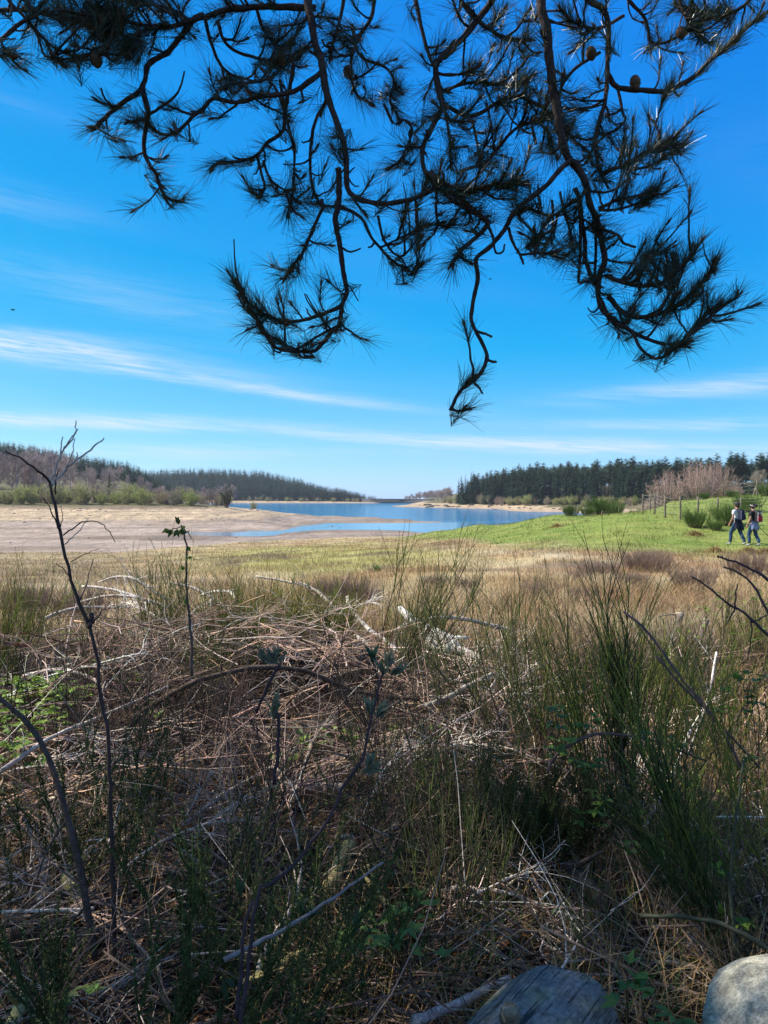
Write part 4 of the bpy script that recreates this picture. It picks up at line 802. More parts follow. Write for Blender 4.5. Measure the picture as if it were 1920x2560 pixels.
# ------------------------------------------------------------------ grass over the meadow (stuff)
def grass():
    r_ = np.random.default_rng(101)
    def field(n, y0, y1, powr=1.0):
        y = np.exp(r_.uniform(math.log(y0), math.log(y1), n)); x = y * r_.uniform(-0.66, 0.66, n); return x, y
    dry = MB(); grn = MB()
    x, y = field(250000, 6.0, 100); px = x / y * FPX + CX; k = (y < edge_depth(px) * 1.0); x, y, px = x[k], y[k], px[k]
    g = green_amount(x, y); isg = r_.uniform(0, 1, len(x)) < g
    cl = fbm(x * 1.3, y * 1.3, 201); keep = r_.uniform(0, 1, len(x)) < np.clip(0.25 + (cl - 0.35) * 3, 0.2, 1); x, y, px, isg, cl = x[keep], y[keep], px[keep], isg[keep], cl[keep]
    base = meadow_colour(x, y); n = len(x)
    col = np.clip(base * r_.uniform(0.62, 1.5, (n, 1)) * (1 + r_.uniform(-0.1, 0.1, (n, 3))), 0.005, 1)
    tall = cl > 0.62; col = np.where((isg & tall)[:, None], col * np.array([0.72, 0.8, 0.6]), col)
    h = np.where(isg, r_.uniform(0.03, 0.09, n) * np.where(tall, 2.4, 1), r_.uniform(0.07, 0.20, n) * np.where(y < 16, 1.7, 1.0) * (0.5 + cl)) * np.where(px < 420, 0.8, 1); w = 0.0035 + 0.00042 * y
    P = np.stack([x, y, height(x, y)], -1)
    for sel, mb in ((isg, grn), (~isg, dry)):
        m = int(sel.sum()); PP, Wd, s, cc = blade_arrays(m, P[sel], h[sel], w[sel], col[sel], r_, 1.1); mb.strips(PP, Wd, s, cc)
    # long straw close by, in clumps
    x, y = field(62000, 2.0, 15); cl = fbm(x * 0.9 + 3, y * 0.9, 211); keep = r_.uniform(0, 1, len(x)) < np.clip((cl - 0.40) * 4, 0.05, 1) * np.where((x < 0.9 + 0.06 * y) & (y < 7.4), np.where((y < 3.6) & (x > -0.5), 0.35, 0.10), np.where(y < 4.5, 0.6, 1)); x, y = x[keep], y[keep]; n = len(x)
    c = pick([(0.50, 0.33, 0.13), (0.40, 0.25, 0.10), (0.50, 0.38, 0.21), (0.30, 0.17, 0.075), (0.14, 0.17, 0.045)], n, 0.25, [0.3, 0.25, 0.22, 0.15, 0.08], r_)
    P = np.stack([x, y, height(x, y)], -1); PP, Wd, s, cc = blade_arrays(n, P, r_.uniform(0.12, 0.42, n), 0.003 + 0.0003 * y, c, r_, 1.3); dry.strips(PP, Wd, s, cc)
    tag(dry.build('dry_grass', M['grass']), 'straw-coloured dry grass covering the meadow', 'grass', kind='stuff')
    tag(grn.build('green_grass', M['grass']), 'short bright green grass on the slope at the right', 'grass', kind='stuff')
    # fresh green blades near the log
    x = r_.uniform(0.2, 1.3, 500); y = r_.uniform(1.9, 3.4, 500); P = np.stack([x, y, height(x, y)], -1); mb = MB()
    PP, Wd, s, cc = blade_arrays(500, P, r_.uniform(0.08, 0.25, 500), np.full(500, 0.007), pick([(0.07, 0.16, 0.03), (0.05, 0.12, 0.03)], 500, 0.25, r=r_), r_, 0.6); mb.strips(PP, Wd, s, cc)
    tag(mb.build('young_grass', M['grass']), 'fresh green blades sprouting round the log at the bottom', 'grass', kind='stuff')
grass()

# ------------------------------------------------------------------ brushwood: litter and tangle (stuff), then each larger dead branch
def pile(x, y): return 0.60 * np.exp(-((x + 0.9) / 1.9) ** 2 - ((y - 5.6) / 1.9) ** 2) + 0.35 * np.exp(-((x + 2.6) / 1.3) ** 2 - ((y - 6.2) / 1.8) ** 2) + 0.12
def tangle():
    r_ = np.random.default_rng(111)
    mb = MB(); GREYS = [(0.36, 0.28, 0.22), (0.24, 0.165, 0.12), (0.50, 0.42, 0.35), (0.14, 0.095, 0.07), (0.28, 0.18, 0.11), (0.10, 0.07, 0.055)]
    def lay(n, xs, ys, Lr, rr, top=1.0, flat=0.38, K=5, keep=None):
        x = r_.uniform(*xs, n); y = r_.uniform(*ys, n)
        if keep is not None:
            kk = r_.uniform(0, 1, n) < keep(x, y); x, y = x[kk], y[kk]; n = len(x)
        a = r_.normal(0.9, 0.9, n) + np.where(r_.random(n) < 0.4, 1.7, 0)
        d = unit(np.stack([np.cos(a), np.sin(a) * 0.8, r_.normal(0.12, flat, n)], -1)); L = r_.uniform(*Lr, n)[:, None, None]
        z = height(x, y) + pile(x, y) * top * r_.uniform(0, 1, n) ** 0.8 + 0.01
        u = np.linspace(-0.5, 0.5, K)[None, :, None]; bend = np.stack([r_.normal(0, .25, n), r_.normal(0, .25, n), r_.normal(-0.25, .3, n)], -1)[:, None]
        P = np.stack([x, y, z], -1)[:, None] + d[:, None] * L * u + bend * L * (u ** 2) + np.cumsum(r_.normal(0, 0.012, (n, K, 3)), 1)
        P[..., 2] = np.maximum(P[..., 2], height(P[..., 0].ravel(), P[..., 1].ravel()).reshape(P.shape[:2]) + 0.004)
        rad = (r_.uniform(*rr, n) * np.where(r_.random(n) < 0.06, 2.2, 1))[:, None] * (1.1 - 0.6 * np.linspace(0, 1, K))[None]
        mb.tubes(P, rad, pick(GREYS, n, 0.25, r=r_), 4, cap=False)
    inview = lambda x, y: (np.abs(x) < 0.62 * y) * 1.0
    lay(900, (-4.2, 1.2), (2.4, 7.8), (0.25, 1.0), (0.0013, 0.0038), keep=lambda x, y: np.clip(1.2 - np.abs(x + 1) / 3.4, 0.15, 1) * inview(x, y))
    lay(500, (0.2, 3.6), (2.2, 7.0), (0.2, 0.8), (0.0012, 0.003), top=0.8, keep=inview)
    lay(450, (-2.0, 1.8), (1.7, 3.8), (0.15, 0.7), (0.0012, 0.003), top=0.9, keep=inview)
    lay(1200, (-5.5, 3.0), (6.5, 10.0), (0.3, 1.3), (0.0018, 0.0045), top=0.8, keep=lambda x, y: inview(x, y) * np.clip(1.1 - np.abs(x + 1.2) / 4, 0.1, 1))
    # fallen sprays: a bowed stem that forks and forks again, dropped one over the other
    n = 640; y = r_.uniform(1.9, 8.2, n); x = np.where(r_.random(n) < 0.78, r_.uniform(-0.62 * y, 0.18 * y), r_.uniform(0.1 * y, 0.6 * y)); a = r_.choice([0.5, 0.9, 2.3, 3.6, 4.2, 5.6], n) + r_.normal(0, 0.45, n); L = r_.uniform(0.5, 1.5, n)[:, None, None]
    lvl = r_.uniform(0.0, 1.0, n); zb = height(x, y) + pile(x, y) * lvl; d = unit(np.stack([np.cos(a), np.sin(a) * 0.8, r_.normal(0.38, 0.30, n)], -1)); K = 8; u = np.linspace(0, 1, K)[None, :, None]
    side = unit(np.cross(d, [0, 0, 1.0])); bend = side * r_.normal(0, 0.3, (n, 1)) + np.array([0, 0, -1.0]) * r_.uniform(0.15, 0.65, (n, 1))
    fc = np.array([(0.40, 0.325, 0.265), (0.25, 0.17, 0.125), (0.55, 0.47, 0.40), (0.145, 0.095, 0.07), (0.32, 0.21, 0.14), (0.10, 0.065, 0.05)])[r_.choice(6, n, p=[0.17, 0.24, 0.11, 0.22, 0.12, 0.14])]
    fc = fc * np.where(y < 3.6, 0.62, 1.0)[:, None] * np.where(lvl < 0.62, 0.36, 1.9)[:, None]     # shade low in the heap and sun on top painted into the twig colour
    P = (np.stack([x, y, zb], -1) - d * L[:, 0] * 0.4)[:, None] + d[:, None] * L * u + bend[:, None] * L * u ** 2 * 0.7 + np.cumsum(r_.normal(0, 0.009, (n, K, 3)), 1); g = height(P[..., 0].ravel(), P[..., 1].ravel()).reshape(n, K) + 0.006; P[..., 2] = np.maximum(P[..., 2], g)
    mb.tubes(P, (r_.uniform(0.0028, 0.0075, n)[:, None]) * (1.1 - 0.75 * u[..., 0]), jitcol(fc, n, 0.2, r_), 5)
    def fork(P0, col, m, lmin, lmax, ang, rad, KK):
        i = r_.integers(0, len(P0), m); K0 = P0.shape[1]; t = r_.uniform(0.1, 0.95, m) * (K0 - 1.001); j = t.astype(int); f = (t - j)[:, None]; q = P0[i, j] * (1 - f) + P0[i, j + 1] * f; T = unit(P0[i, j + 1] - P0[i, j])
        dd = unit(T + unit(r_.normal(size=(m, 3))) * ang * r_.uniform(0.5, 1.3, (m, 1))); ll = r_.uniform(lmin, lmax, (m, 1, 1)) * (1.2 - t / K0)[:, None, None]; v = np.linspace(0, 1, KK)[None, :, None]
        Q = q[:, None] + dd[:, None] * ll * v + (r_.normal(0, 0.3, (m, 1, 3)) + np.array([0, 0, -0.08])) * ll * v ** 2 + np.cumsum(r_.normal(0, 0.004, (m, KK, 3)), 1); g = height(Q[..., 0].ravel(), Q[..., 1].ravel()).reshape(m, KK) + 0.004; Q[..., 2] = np.maximum(Q[..., 2], g)
        c = col[i]; mb.tubes(Q, rad * r_.uniform(0.7, 1.3, (m, 1)) * (1.1 - 0.6 * v[..., 0]), jitcol(c, m, 0.25, r_), 4, cap=False); return Q, c
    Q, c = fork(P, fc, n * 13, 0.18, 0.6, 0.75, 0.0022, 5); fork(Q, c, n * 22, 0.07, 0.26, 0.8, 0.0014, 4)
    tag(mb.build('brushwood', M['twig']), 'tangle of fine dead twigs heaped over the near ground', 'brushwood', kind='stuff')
    lf = MB(); n = 5000; y = np.exp(r_.uniform(math.log(1.6), math.log(7), n)); x = y * r_.uniform(-0.62, 0.62, n); P = np.stack([x, y, height(x, y) + r_.uniform(0.005, 0.05, n)], -1)
    lf.leaves(P, np.stack([r_.normal(size=n), r_.normal(size=n), r_.normal(0, .35, n)], -1), unit(np.stack([r_.normal(0, .4, n), r_.normal(0, .4, n), np.ones(n)], -1)), r_.uniform(0.03, 0.085, n), r_.uniform(0.015, 0.045, n), pick([(0.20, 0.095, 0.035), (0.11, 0.055, 0.028), (0.30, 0.16, 0.07), (0.07, 0.04, 0.026)], n, 0.25, r=r_), 0.3)
    tag(lf.build('leaf_litter', M['leafy']), 'fallen brown leaves lying on the ground under the brush', 'leaf litter', kind='stuff')
tangle()

def polyw(pts, d0, d1):
    t = np.linspace(0, 1, len(pts)); return np.array([at(px, py, d0 + (d1 - d0) * u) for (px, py), u in zip(pts, t)])
def branch_obj(pts, d0, d1, r0, r1, col, name, label, cat='branch', group=None, n=18, twigs=0, tl=0.25, seed=0, m='bark', sides=8, rough=0.10):
    r_ = np.random.default_rng(seed + int(pts[0][0]) + 3 * int(pts[0][1])); P = spline(polyw(pts, d0, d1), n)
    dm = (d0 + d1) / 2; R0, R1 = r0 * dm / FPX, r1 * dm / FPX; P = P + np.cumsum(r_.normal(0, 0.25, (n, 3)), 0) * R0 * 0.5
    rad = np.linspace(R0, R1, n) * (1 + r_.uniform(-rough, rough, n)); o0 = P[0]
    tb = MB(); tb.tubes(P[None], rad[None], jitcol(col, n, 0.12, r_)[None], sides)
    if twigs:
        i = r_.integers(1, n - 1, twigs); T = unit(P[i + 1] - P[i - 1]); d = unit(T + unit(r_.normal(size=(twigs, 3))) * 0.8 + [0, 0, 0.2]); L = tl * r_.uniform(0.4, 1.1, (twigs, 1, 1)); u = np.linspace(0, 1, 5)[None, :, None]
        Q = P[i][:, None] + d[:, None] * L * u + r_.normal(0, 0.25, (twigs, 1, 3)) * L * u ** 2; tb.tubes(Q, np.maximum(R1 * 0.5, 0.0012) * (1.1 - 0.7 * u[..., 0]) * np.ones((twigs, 1)), jitcol(col, twigs, 0.2, r_), 4)
        j = r_.integers(0, twigs, twigs * 2); q = Q[j, 2]; d2 = unit(Q[j, 4] - Q[j, 1] + r_.normal(size=(len(j), 3)) * 0.1); L2 = tl * 0.4 * r_.uniform(0.3, 1, (len(j), 1, 1)); v = np.linspace(0, 1, 3)[None, :, None]
        tb.tubes(q[:, None] + d2[:, None] * L2 * v, 0.0011 * (1.1 - 0.6 * v[..., 0]) * np.ones((len(j), 1)), jitcol(col, len(j), 0.2, r_), 3)
    return tag(tb.build(name, M[m], origin=o0, smooth=True), label, cat, group)
PALE = (0.60, 0.53, 0.45); GREY = (0.42, 0.355, 0.30); DARK = (0.075, 0.055, 0.045); BRN = (0.17, 0.115, 0.08); MOSS = (0.33, 0.29, 0.12); WHT = (0.62, 0.57, 0.50)
DB = [
 ([(1000, 1522), (1012, 1534), (1049, 1564), (1095, 1588), (1138, 1622)], 7.4, 7.0, 8, 17, WHT, 'longest bleached white log sticking up from the brush in the centre'),
 ([(1058, 1572), (1072, 1607), (1107, 1630)], 7.2, 6.9, 11, 14, WHT, 'short bleached log lying just left of the longest white one'),
 ([(1110, 1615), (1150, 1622), (1190, 1630)], 7.0, 6.9, 11, 10, PALE, 'stubby pale log lying crossways right of the white logs'),
 ([(868, 1491), (879, 1526), (910, 1561), (937, 1584), (979, 1615), (999, 1640)], 7.8, 7.3, 4, 7, PALE, 'pale curved branch bending up out of the brush left of the white logs'),
 ([(640, 1441), (736, 1456), (787, 1472), (810, 1491), (850, 1525)], 9.4, 8.6, 2.5, 5, GREY, 'long grey branch arching over the top of the brush pile'),
 ([(887, 1588), (918, 1611), (948, 1650)], 7.6, 7.3, 4, 6, WHT, 'short white broken branch in the brush below the pale curved one'),
 ([(979, 1580), (1026, 1557), (1064, 1549), (1103, 1545), (1161, 1549), (1219, 1564), (1280, 1580)], 7.7, 8.1, 3.5, 6, GREY, 'grey branch arching over the white logs'),
 ([(96, 1553), (154, 1530), (212, 1518), (309, 1520), (351, 1516)], 7.6, 8.0, 4.5, 3, GREY, 'lowest of the grey branches arching across the brush at the left'),
 ([(197, 1507), (270, 1491), (347, 1495), (430, 1520)], 8.6, 8.2, 3, 4, GREY, 'middle grey arching branch in the brush at the left'),
 ([(205, 1466), (270, 1472), (320, 1483), (390, 1510)], 9.3, 9.0, 3, 4, PALE, 'upper pale arching branch in the brush at the left'),
 ([(247, 1456), (285, 1443), (320, 1443), (347, 1452), (420, 1500)], 9.6, 9.1, 2.5, 4, GREY, 'topmost thin grey arching branch at the left of the pile'),
 ([(424, 1456), (482, 1468), (540, 1499), (575, 1525)], 9.2, 8.8, 3, 4.5, GREY, 'grey branch sloping down to the right behind the tall broom stems'),
 ([(502, 1487), (540, 1478), (579, 1480), (598, 1507), (620, 1560)], 8.8, 8.2, 3, 5, PALE, 'pale hooked branch bent over near the middle of the pile'),
 ([(528, 1499), (521, 1530), (482, 1545), (432, 1553), (413, 1580)], 8.2, 7.8, 3, 4.5, PALE, 'pale branch curling down under the hooked one'),
 ([(180, 1935), (300, 1845), (355, 1780), (436, 1730), (486, 1703), (540, 1688), (602, 1676), (640, 1669), (717, 1671), (775, 1682), (821, 1703), (871, 1727), (933, 1738), (1026, 1750), (1084, 1753), (1141, 1765), (1225, 1781)], 4.3, 5.2, 7, 5, (0.085, 0.058, 0.045), 'very long dark branch bowed across the whole middle of the brush pile'),
 ([(1232, 1684), (1180, 1711), (1122, 1742), (1056, 1765)], 5.2, 4.9, 6, 7, GREY, 'straight grey branch rising to the right above the bowed one'),
 ([(0, 1745), (60, 1800), (110, 1870), (140, 1950), (170, 2050), (210, 2220), (240, 2400)], 2.7, 2.5, 6, 9, DARK, 'thick dark bare branch leaning in from the left edge'),
 ([(66, 2049), (89, 2114), (116, 2176)], 3.4, 3.3, 5, 6, GREY, 'grey stick standing slanted in the lower left brush'),
 ([(118, 2190), (100, 2238), (85, 2310), (60, 2380)], 3.2, 2.9, 7, 6, PALE, 'pale stick below the slanted grey one in the lower left'),
 ([(147, 2134), (231, 2130), (289, 2110), (325, 2085)], 3.3, 3.5, 5, 6, GREY, 'grey curved twig lying level in the lower left brush'),
 ([(301, 1999), (285, 2060), (268, 2112)], 3.3, 3.2, 4, 3, WHT, 'white dry stalk standing above the grey curved twig'),
 ([(163, 2190), (185, 2242), (203, 2268), (183, 2305)], 3.05, 2.9, 17, 19, MOSS, 'thick yellow-green mossy branch with shadow bands in the lower left'),
 ([(0, 2281), (116, 2276), (235, 2268)], 2.7, 2.8, 4, 4, PALE, 'thin pale twig lying level across the mossy branch at the left'),
 ([(216, 2483), (309, 2458), (409, 2411)], 2.45, 2.6, 7, 7, GREY, 'grey stick lying near the bottom left'),
 ([(455, 2319), (548, 2296)], 2.8, 2.9, 7, 6, MOSS, 'short mossy stick left of the dark upright stem at the bottom'),
 ([(62, 2490), (40, 2530), (20, 2580)], 2.3, 2.1, 15, 19, MOSS, 'pale broken stump of a branch in the bottom left corner'),
 ([(640, 2436), (663, 2377), (690, 2330), (729, 2269), (744, 2215), (752, 2150)], 2.45, 2.8, 7, 6, GREY, 'kinked pale grey branch rising through the bottom centre brush'),
 ([(872, 2110), (842, 2176), (819, 2215)], 3.3, 3.1, 18, 21, MOSS, 'thick mossy log end pointing at the viewer in the centre'),
 ([(916, 2170), (945, 2232)], 3.1, 3.0, 12, 13, MOSS, 'short mossy piece of branch right of the mossy log end'),
 ([(660, 1966), (740, 1968), (862, 1970)], 4.05, 4.15, 14, 13, GREY, 'level grey log half buried in the brush pile'),
 ([(838, 2092), (930, 2096), (1000, 2070)], 3.5, 3.6, 7, 5, GREY, 'grey stick lying level below the half buried log'),
 ([(1095, 2232), (1134, 2218), (1199, 2222), (1280, 2235), (1338, 2257), (1422, 2286)], 3.1, 3.0, 6, 4, PALE, 'pale slender branch lying across the dark grass right of centre'),
 ([(1030, 2556), (1095, 2535), (1141, 2519), (1199, 2488), (1276, 2458)], 2.1, 2.35, 13, 10, GREY, 'grey forked branch lying in front of the log at the bottom'),
 ([(600, 2462), (640, 2446), (698, 2419), (766, 2386)], 2.4, 2.5, 10, 9, MOSS, 'mossy grey branch lying at the bottom centre'),
 ([(1423, 2166), (1457, 2207), (1496, 2245), (1530, 2285)], 3.05, 2.9, 15, 18, DARK, 'charred looking dark stub slanting in the grass behind the log'),
 ([(20, 1600), (120, 1640), (210, 1650), (330, 1640), (420, 1650)], 6.6, 6.9, 5, 4, GREY, 'grey branch bowed behind the thin sapling at the left'),
 ([(60, 1690), (150, 1672), (240, 1700), (262, 1720)], 5.6, 5.3, 5, 5, PALE, 'pale short branch by the green bramble patch'),
 ([(140, 1620), (133, 1690), (125, 1740)], 5.9, 5.6, 6, 8, BRN, 'brown upright stake stub in the bramble patch at the left'),
 ([(0, 1930), (120, 1850), (260, 1790), (420, 1720)], 3.7, 4.6, 6, 3, GREY, 'grey rod slanting up to the right across the left brush'),
 ([(460, 2060), (560, 1985), (700, 1900), (830, 1800)], 3.5, 4.6, 5, 3, GREY, 'thin grey rod slanting up through the centre brush'),
 ([(900, 2050), (980, 1990), (1080, 1940), (1190, 1930)], 3.8, 4.1, 5, 4, BRN, 'brown branch curving flat across the brush right of centre'),
 ([(640, 1900), (760, 1860), (900, 1850), (1010, 1880)], 4.5, 4.6, 5, 3.5, BRN, 'brown branch bowed low under the long dark one'),
 ([(700, 2080), (800, 2070), (930, 2030), (1050, 2000)], 3.6, 3.9, 5, 3, BRN, 'smooth brown rod lying across the shaded brush'),
 ([(20, 2030), (150, 1990), (280, 1905), (380, 1850)], 3.3, 4.0, 6, 4, BRN, 'brown rod slanting upward in the shaded left brush'),
 ([(1110, 1890), (1200, 1760), (1240, 1700)], 5.0, 5.5, 4, 3, GREY, 'thin grey twig leaning against the big broom'),
 ([(1720, 1890), (1770, 1740), (1790, 1630)], 4.4, 4.8, 3.5, 3, PALE, 'pale crooked dead stem between the right hand brooms'),
]
for k, (pts, d0, d1, r0, r1, col, lab) in enumerate(DB):
    branch_obj(pts, d0, d1, r0, r1, col, 'dead_branch', lab, 'dead branch', 'dead branches in the brush pile', twigs=(5 if max(r0, r1) < 9 else 2), tl=0.18, seed=k)
# sawn stumps sticking out of the straw
def stump(px, py0, py1, d, r, lean, label, arm=None):
    b = ground(px, py0, 3); b = at_col(px, d); h = (py0 - py1) * d / FPX; root = empty('cut_stump', b, label, 'stump', 'sawn stumps in the straw'); mb = MB()
    u = np.linspace(0, 1, 6)[:, None]; P = np.array([0, 0, -0.1]) + np.array([lean * h, 0, h + 0.1]) * u; mb.tubes(P[None], np.array([[r * 1.25, r * 1.1, r, r, r, r * 1.06]]), jitcol((0.24, 0.19, 0.15), 6, 0.1)[None], 10); mb.build('stem', M['bark'], root, smooth=True)
    t = P[-1]; mb = MB(); mb.tubes(np.array([[t + [0, 0, 0.001], t + [0.001, 0, 0.006]]]), np.array([[r, r * 0.97]]), np.array([0.55, 0.47, 0.36]), 12); mb.build('cut_face', M['bark'], root)
    for a in arm or []:
        q = np.array(a); mb = MB(); mb.tubes((t * 0.92 + spline([(0, 0, 0), q * 0.5 + [0, 0, 0.02], q], 6))[None], np.array([[0.014, 0.012, 0.011, 0.010, 0.009, 0.007]]), np.array([0.22, 0.17, 0.13]), 6); mb.build('side_branch', M['bark'], root)
stump(1682, 1565, 1506, 9.2, 0.045, 0.35, 'taller sawn stump with a side branch standing in the straw at the right', [(-0.26, 0, -0.02), (0.06, 0, -0.26)])
stump(1742, 1610, 1545, 8.6, 0.035, 0.4, 'shorter leaning sawn stump right of the taller one')
stump(133, 1895, 1850, 3.9, 0.055, 0.0, 'dark sawn stump with a pale top in the left brush')

# ------------------------------------------------------------------ bare sapling, budding shrub, leafy sprig, thorny cane
def multi(name, label, cat, strands, d, col, part='twig', group=None, m='twig'):
    P0 = at(*strands[0][0][0], d); root = empty(name, P0, label, cat, group); out = []
    for k, (pts, r0, r1, *rest) in enumerate(strands):
        dd = rest[0] if rest else (d, d); c = rest[1] if len(rest) > 1 else col; n = max(8, len(pts) * 3); P = spline(polyw(pts, *dd), n); r_ = np.random.default_rng(k + int(pts[0][0]))
        P[1:-1] += r_.normal(0, 0.0016, (n - 2, 3)); mb = MB(); dm = sum(dd) / 2; mb.tubes(P[None], (np.linspace(r0, r1, n) * dm / FPX * (1 + r_.uniform(-0.1, 0.1, n)))[None], jitcol(c, n, 0.12, r_)[None], 7)
        mb.build('stem' if k == 0 else part, M[m], root, origin=P0, smooth=True); out.append(P)
    return root, P0, out
LG = (0.36, 0.31, 0.27); SD = (0.085, 0.055, 0.05)
multi('bare_sapling', 'tall thin leafless sapling rising from the brush at the left into the sky', 'sapling', [
 ([(290, 2470), (282, 2200), (274, 1930), (266, 1815), (251, 1727), (247, 1669), (235, 1611), (224, 1568), (200, 1514), (177, 1443), (162, 1384), (150, 1330), (139, 1268), (125, 1207)], 6.2, 3.6, (2.55, 2.55)),
 ([(125, 1207), (105, 1185), (60, 1150), (12, 1127)], 3.5, 1.6, (2.55, 2.45)),
 ([(125, 1210), (135, 1185), (147, 1149), (160, 1120), (181, 1098), (188, 1075), (190, 1052)], 3.2, 1.3, (2.55, 2.65), LG),
 ([(130, 1212), (139, 1203), (166, 1172), (189, 1152), (216, 1133), (240, 1112), (260, 1095)], 4, 1.6, (2.55, 2.7), LG),
 ([(149, 1152), (152, 1120), (157, 1092)], 2, 1.2, (2.6, 2.6), LG),
 ([(160, 1122), (175, 1100), (196, 1072)], 2, 1.1, (2.6, 2.6), LG),
 ([(166, 1172), (180, 1135), (188, 1095)], 1.8, 1.0, (2.6, 2.6), LG),
 ([(189, 1152), (193, 1140), (192, 1130)], 1.6, 1.0, (2.65, 2.65), LG),
 ([(139, 1235), (140, 1200), (146, 1175)], 2.2, 1.4, (2.55, 2.6)),
 ([(150, 1330), (130, 1280), (108, 1245)], 2.2, 1.0, (2.55, 2.5)),
 ([(158, 1338), (185, 1318), (216, 1303), (251, 1307), (272, 1325), (288, 1355)], 2, 0.9, (2.55, 2.5)),
 ([(162, 1361), (190, 1335), (213, 1308), (222, 1295)], 1.7, 0.9, (2.55, 2.6), LG),
 ([(150, 1320), (158, 1290), (152, 1268)], 1.3, 0.8, (2.55, 2.55)),
 ([(177, 1443), (160, 1425), (140, 1410)], 1.6, 0.9, (2.55, 2.5)),
 ([(224, 1568), (228, 1545), (230, 1532)], 6, 6, (2.55, 2.55)), ([(232, 1560), (250, 1535), (264, 1518)], 2.5, 1.5, (2.55, 2.6)),
 ([(200, 1500), (218, 1450), (233, 1398)], 2, 0.9, (2.55, 2.7)), ([(177, 1405), (215, 1385), (248, 1372)], 1.3, 0.7, (2.55, 2.5)),
], 2.55, (0.055, 0.036, 0.032))
def leafset(root, o, tips, col, name, L=0.05, W=0.022, n=4, spread=0.6, seed=0, m='leafy', label=None):
    r_ = np.random.default_rng(seed)
    for (p, d) in tips:                                  # every bud or spray of leaves a mesh of its own
        D = unit(np.array(d, float) + r_.normal(0, spread, (n, 3))); P = p + np.zeros((n, 3)); mb = MB(); mb.leaves(P, D, rand_dir(n, r_), L * r_.uniform(0.6, 1.15, n), W * r_.uniform(0.7, 1.2, n), jitcol(col, n, 0.2, r_), 0.3); mb.build(name, M[m], root, origin=o)
root, o, st = multi('budding_shrub', 'dark slender stem with grey-green opening leaf buds standing close in the centre', 'shrub', [
 ([(596, 2640), (640, 2257), (679, 2211), (736, 2161), (794, 2087), (833, 2026), (856, 1972), (905, 1900), (915, 1850), (930, 1790), (945, 1725), (958, 1680)], 5.5, 2.6, (1.75, 1.95)),
 ([(590, 2545), (602, 2442), (606, 2365), (613, 2307), (633, 2250)], 6, 4, (1.8, 1.85)),
 ([(560, 2400), (640, 2357), (698, 2330), (802, 2265), (879, 2211), (958, 2156)], 6, 3, (1.85, 2.1), (0.16, 0.15, 0.15)),
 ([(685, 1960), (695, 1860), (697, 1800), (690, 1775)], 5, 3.5, (2.0, 2.0)),
 ([(640, 1780), (670, 1715), (700, 1660)], 4, 3, (2.05, 2.05)),
], 1.9, (0.045, 0.03, 0.035))
BUD = (0.20, 0.215, 0.14)
bud_tips = [((958, 1690), (0, 0, 1)), ((966, 1668), (0.2, 0, 1)), ((975, 1690), (0.9, 0, 0.6)), ((928, 1790), (-0.3, 0, 1)), ((940, 1795), (0.5, 0, 0.8)), ((918, 1920), (0.2, 0, 1)), ((905, 1930), (0.9, 0, 0.2)), ((690, 1778), (0, 0, 1)), ((688, 1800), (-0.2, 0, 1)), ((696, 1660), (-0.6, 0, 0.6)), ((688, 1655), (0.3, 0, 0.8)), ((662, 1660), (-0.3, 0, 1)), ((757, 2290), (-0.1, 0, 1)), ((765, 2290), (0.8, 0, 0.1)), ((750, 2300), (0.4, 0, 0.6)), ((1240 - 640, 2240), (0, 0, 1)), ((932, 1660), (0, 0, 1)), ((886, 2330), (0.2, 0, 0.8)), ((560, 2450), (0.2, 0, -1))]
leafset(root, o, [(at(px, py, 1.95), d) for (px, py), d in bud_tips[:12]], BUD, 'leaf_bud', 0.056, 0.015, 7, 0.2, 3)
leafset(root, o, [(at(px, py, 2.0), d) for (px, py), d in bud_tips[12:]], (0.06, 0.11, 0.05), 'leaf_bud', 0.055, 0.018, 4, 0.25, 4)
root, o, st = multi('leafy_sprig', 'slim upright sprig with a few large green leaves at its top', 'sapling', [
 ([(480, 1690), (478, 1600), (470, 1520), (465, 1430), (467, 1370), (460, 1330), (452, 1312)], 4, 2, (3.3, 3.3)),
 ([(455, 1318), (435, 1322), (420, 1326)], 1.5, 1, (3.3, 3.25)), ([(460, 1335), (470, 1330), (478, 1348)], 1.5, 1, (3.3, 3.3)),
], 3.3, (0.11, 0.075, 0.06))
leafset(root, o, [(at(424, 1325, 3.28), (-1, 0, -.1)), (at(432, 1322, 3.3), (-.3, 0, -.9)), (at(446, 1312, 3.3), (0, 0, 1)), (at(444, 1322, 3.25), (-.1, 0, -1)), (at(455, 1318, 3.3), (.5, 0, -.7)), (at(460, 1330, 3.3), (.7, 0, .2))], (0.07, 0.11, 0.025), 'leaf_spray', 0.042, 0.026, 2, 0.35, 7)
leafset(root, o, [(at(468, 1395, 3.3), (.6, 0, .2)), (at(466, 1372, 3.3), (.8, 0, .6)), (at(465, 1510, 3.3), (0, 0, 1)), (at(460, 1425, 3.3), (-.6, 0, .3))], (0.17, 0.26, 0.04), 'leaf_spray', 0.03, 0.018, 4, 0.6, 8)
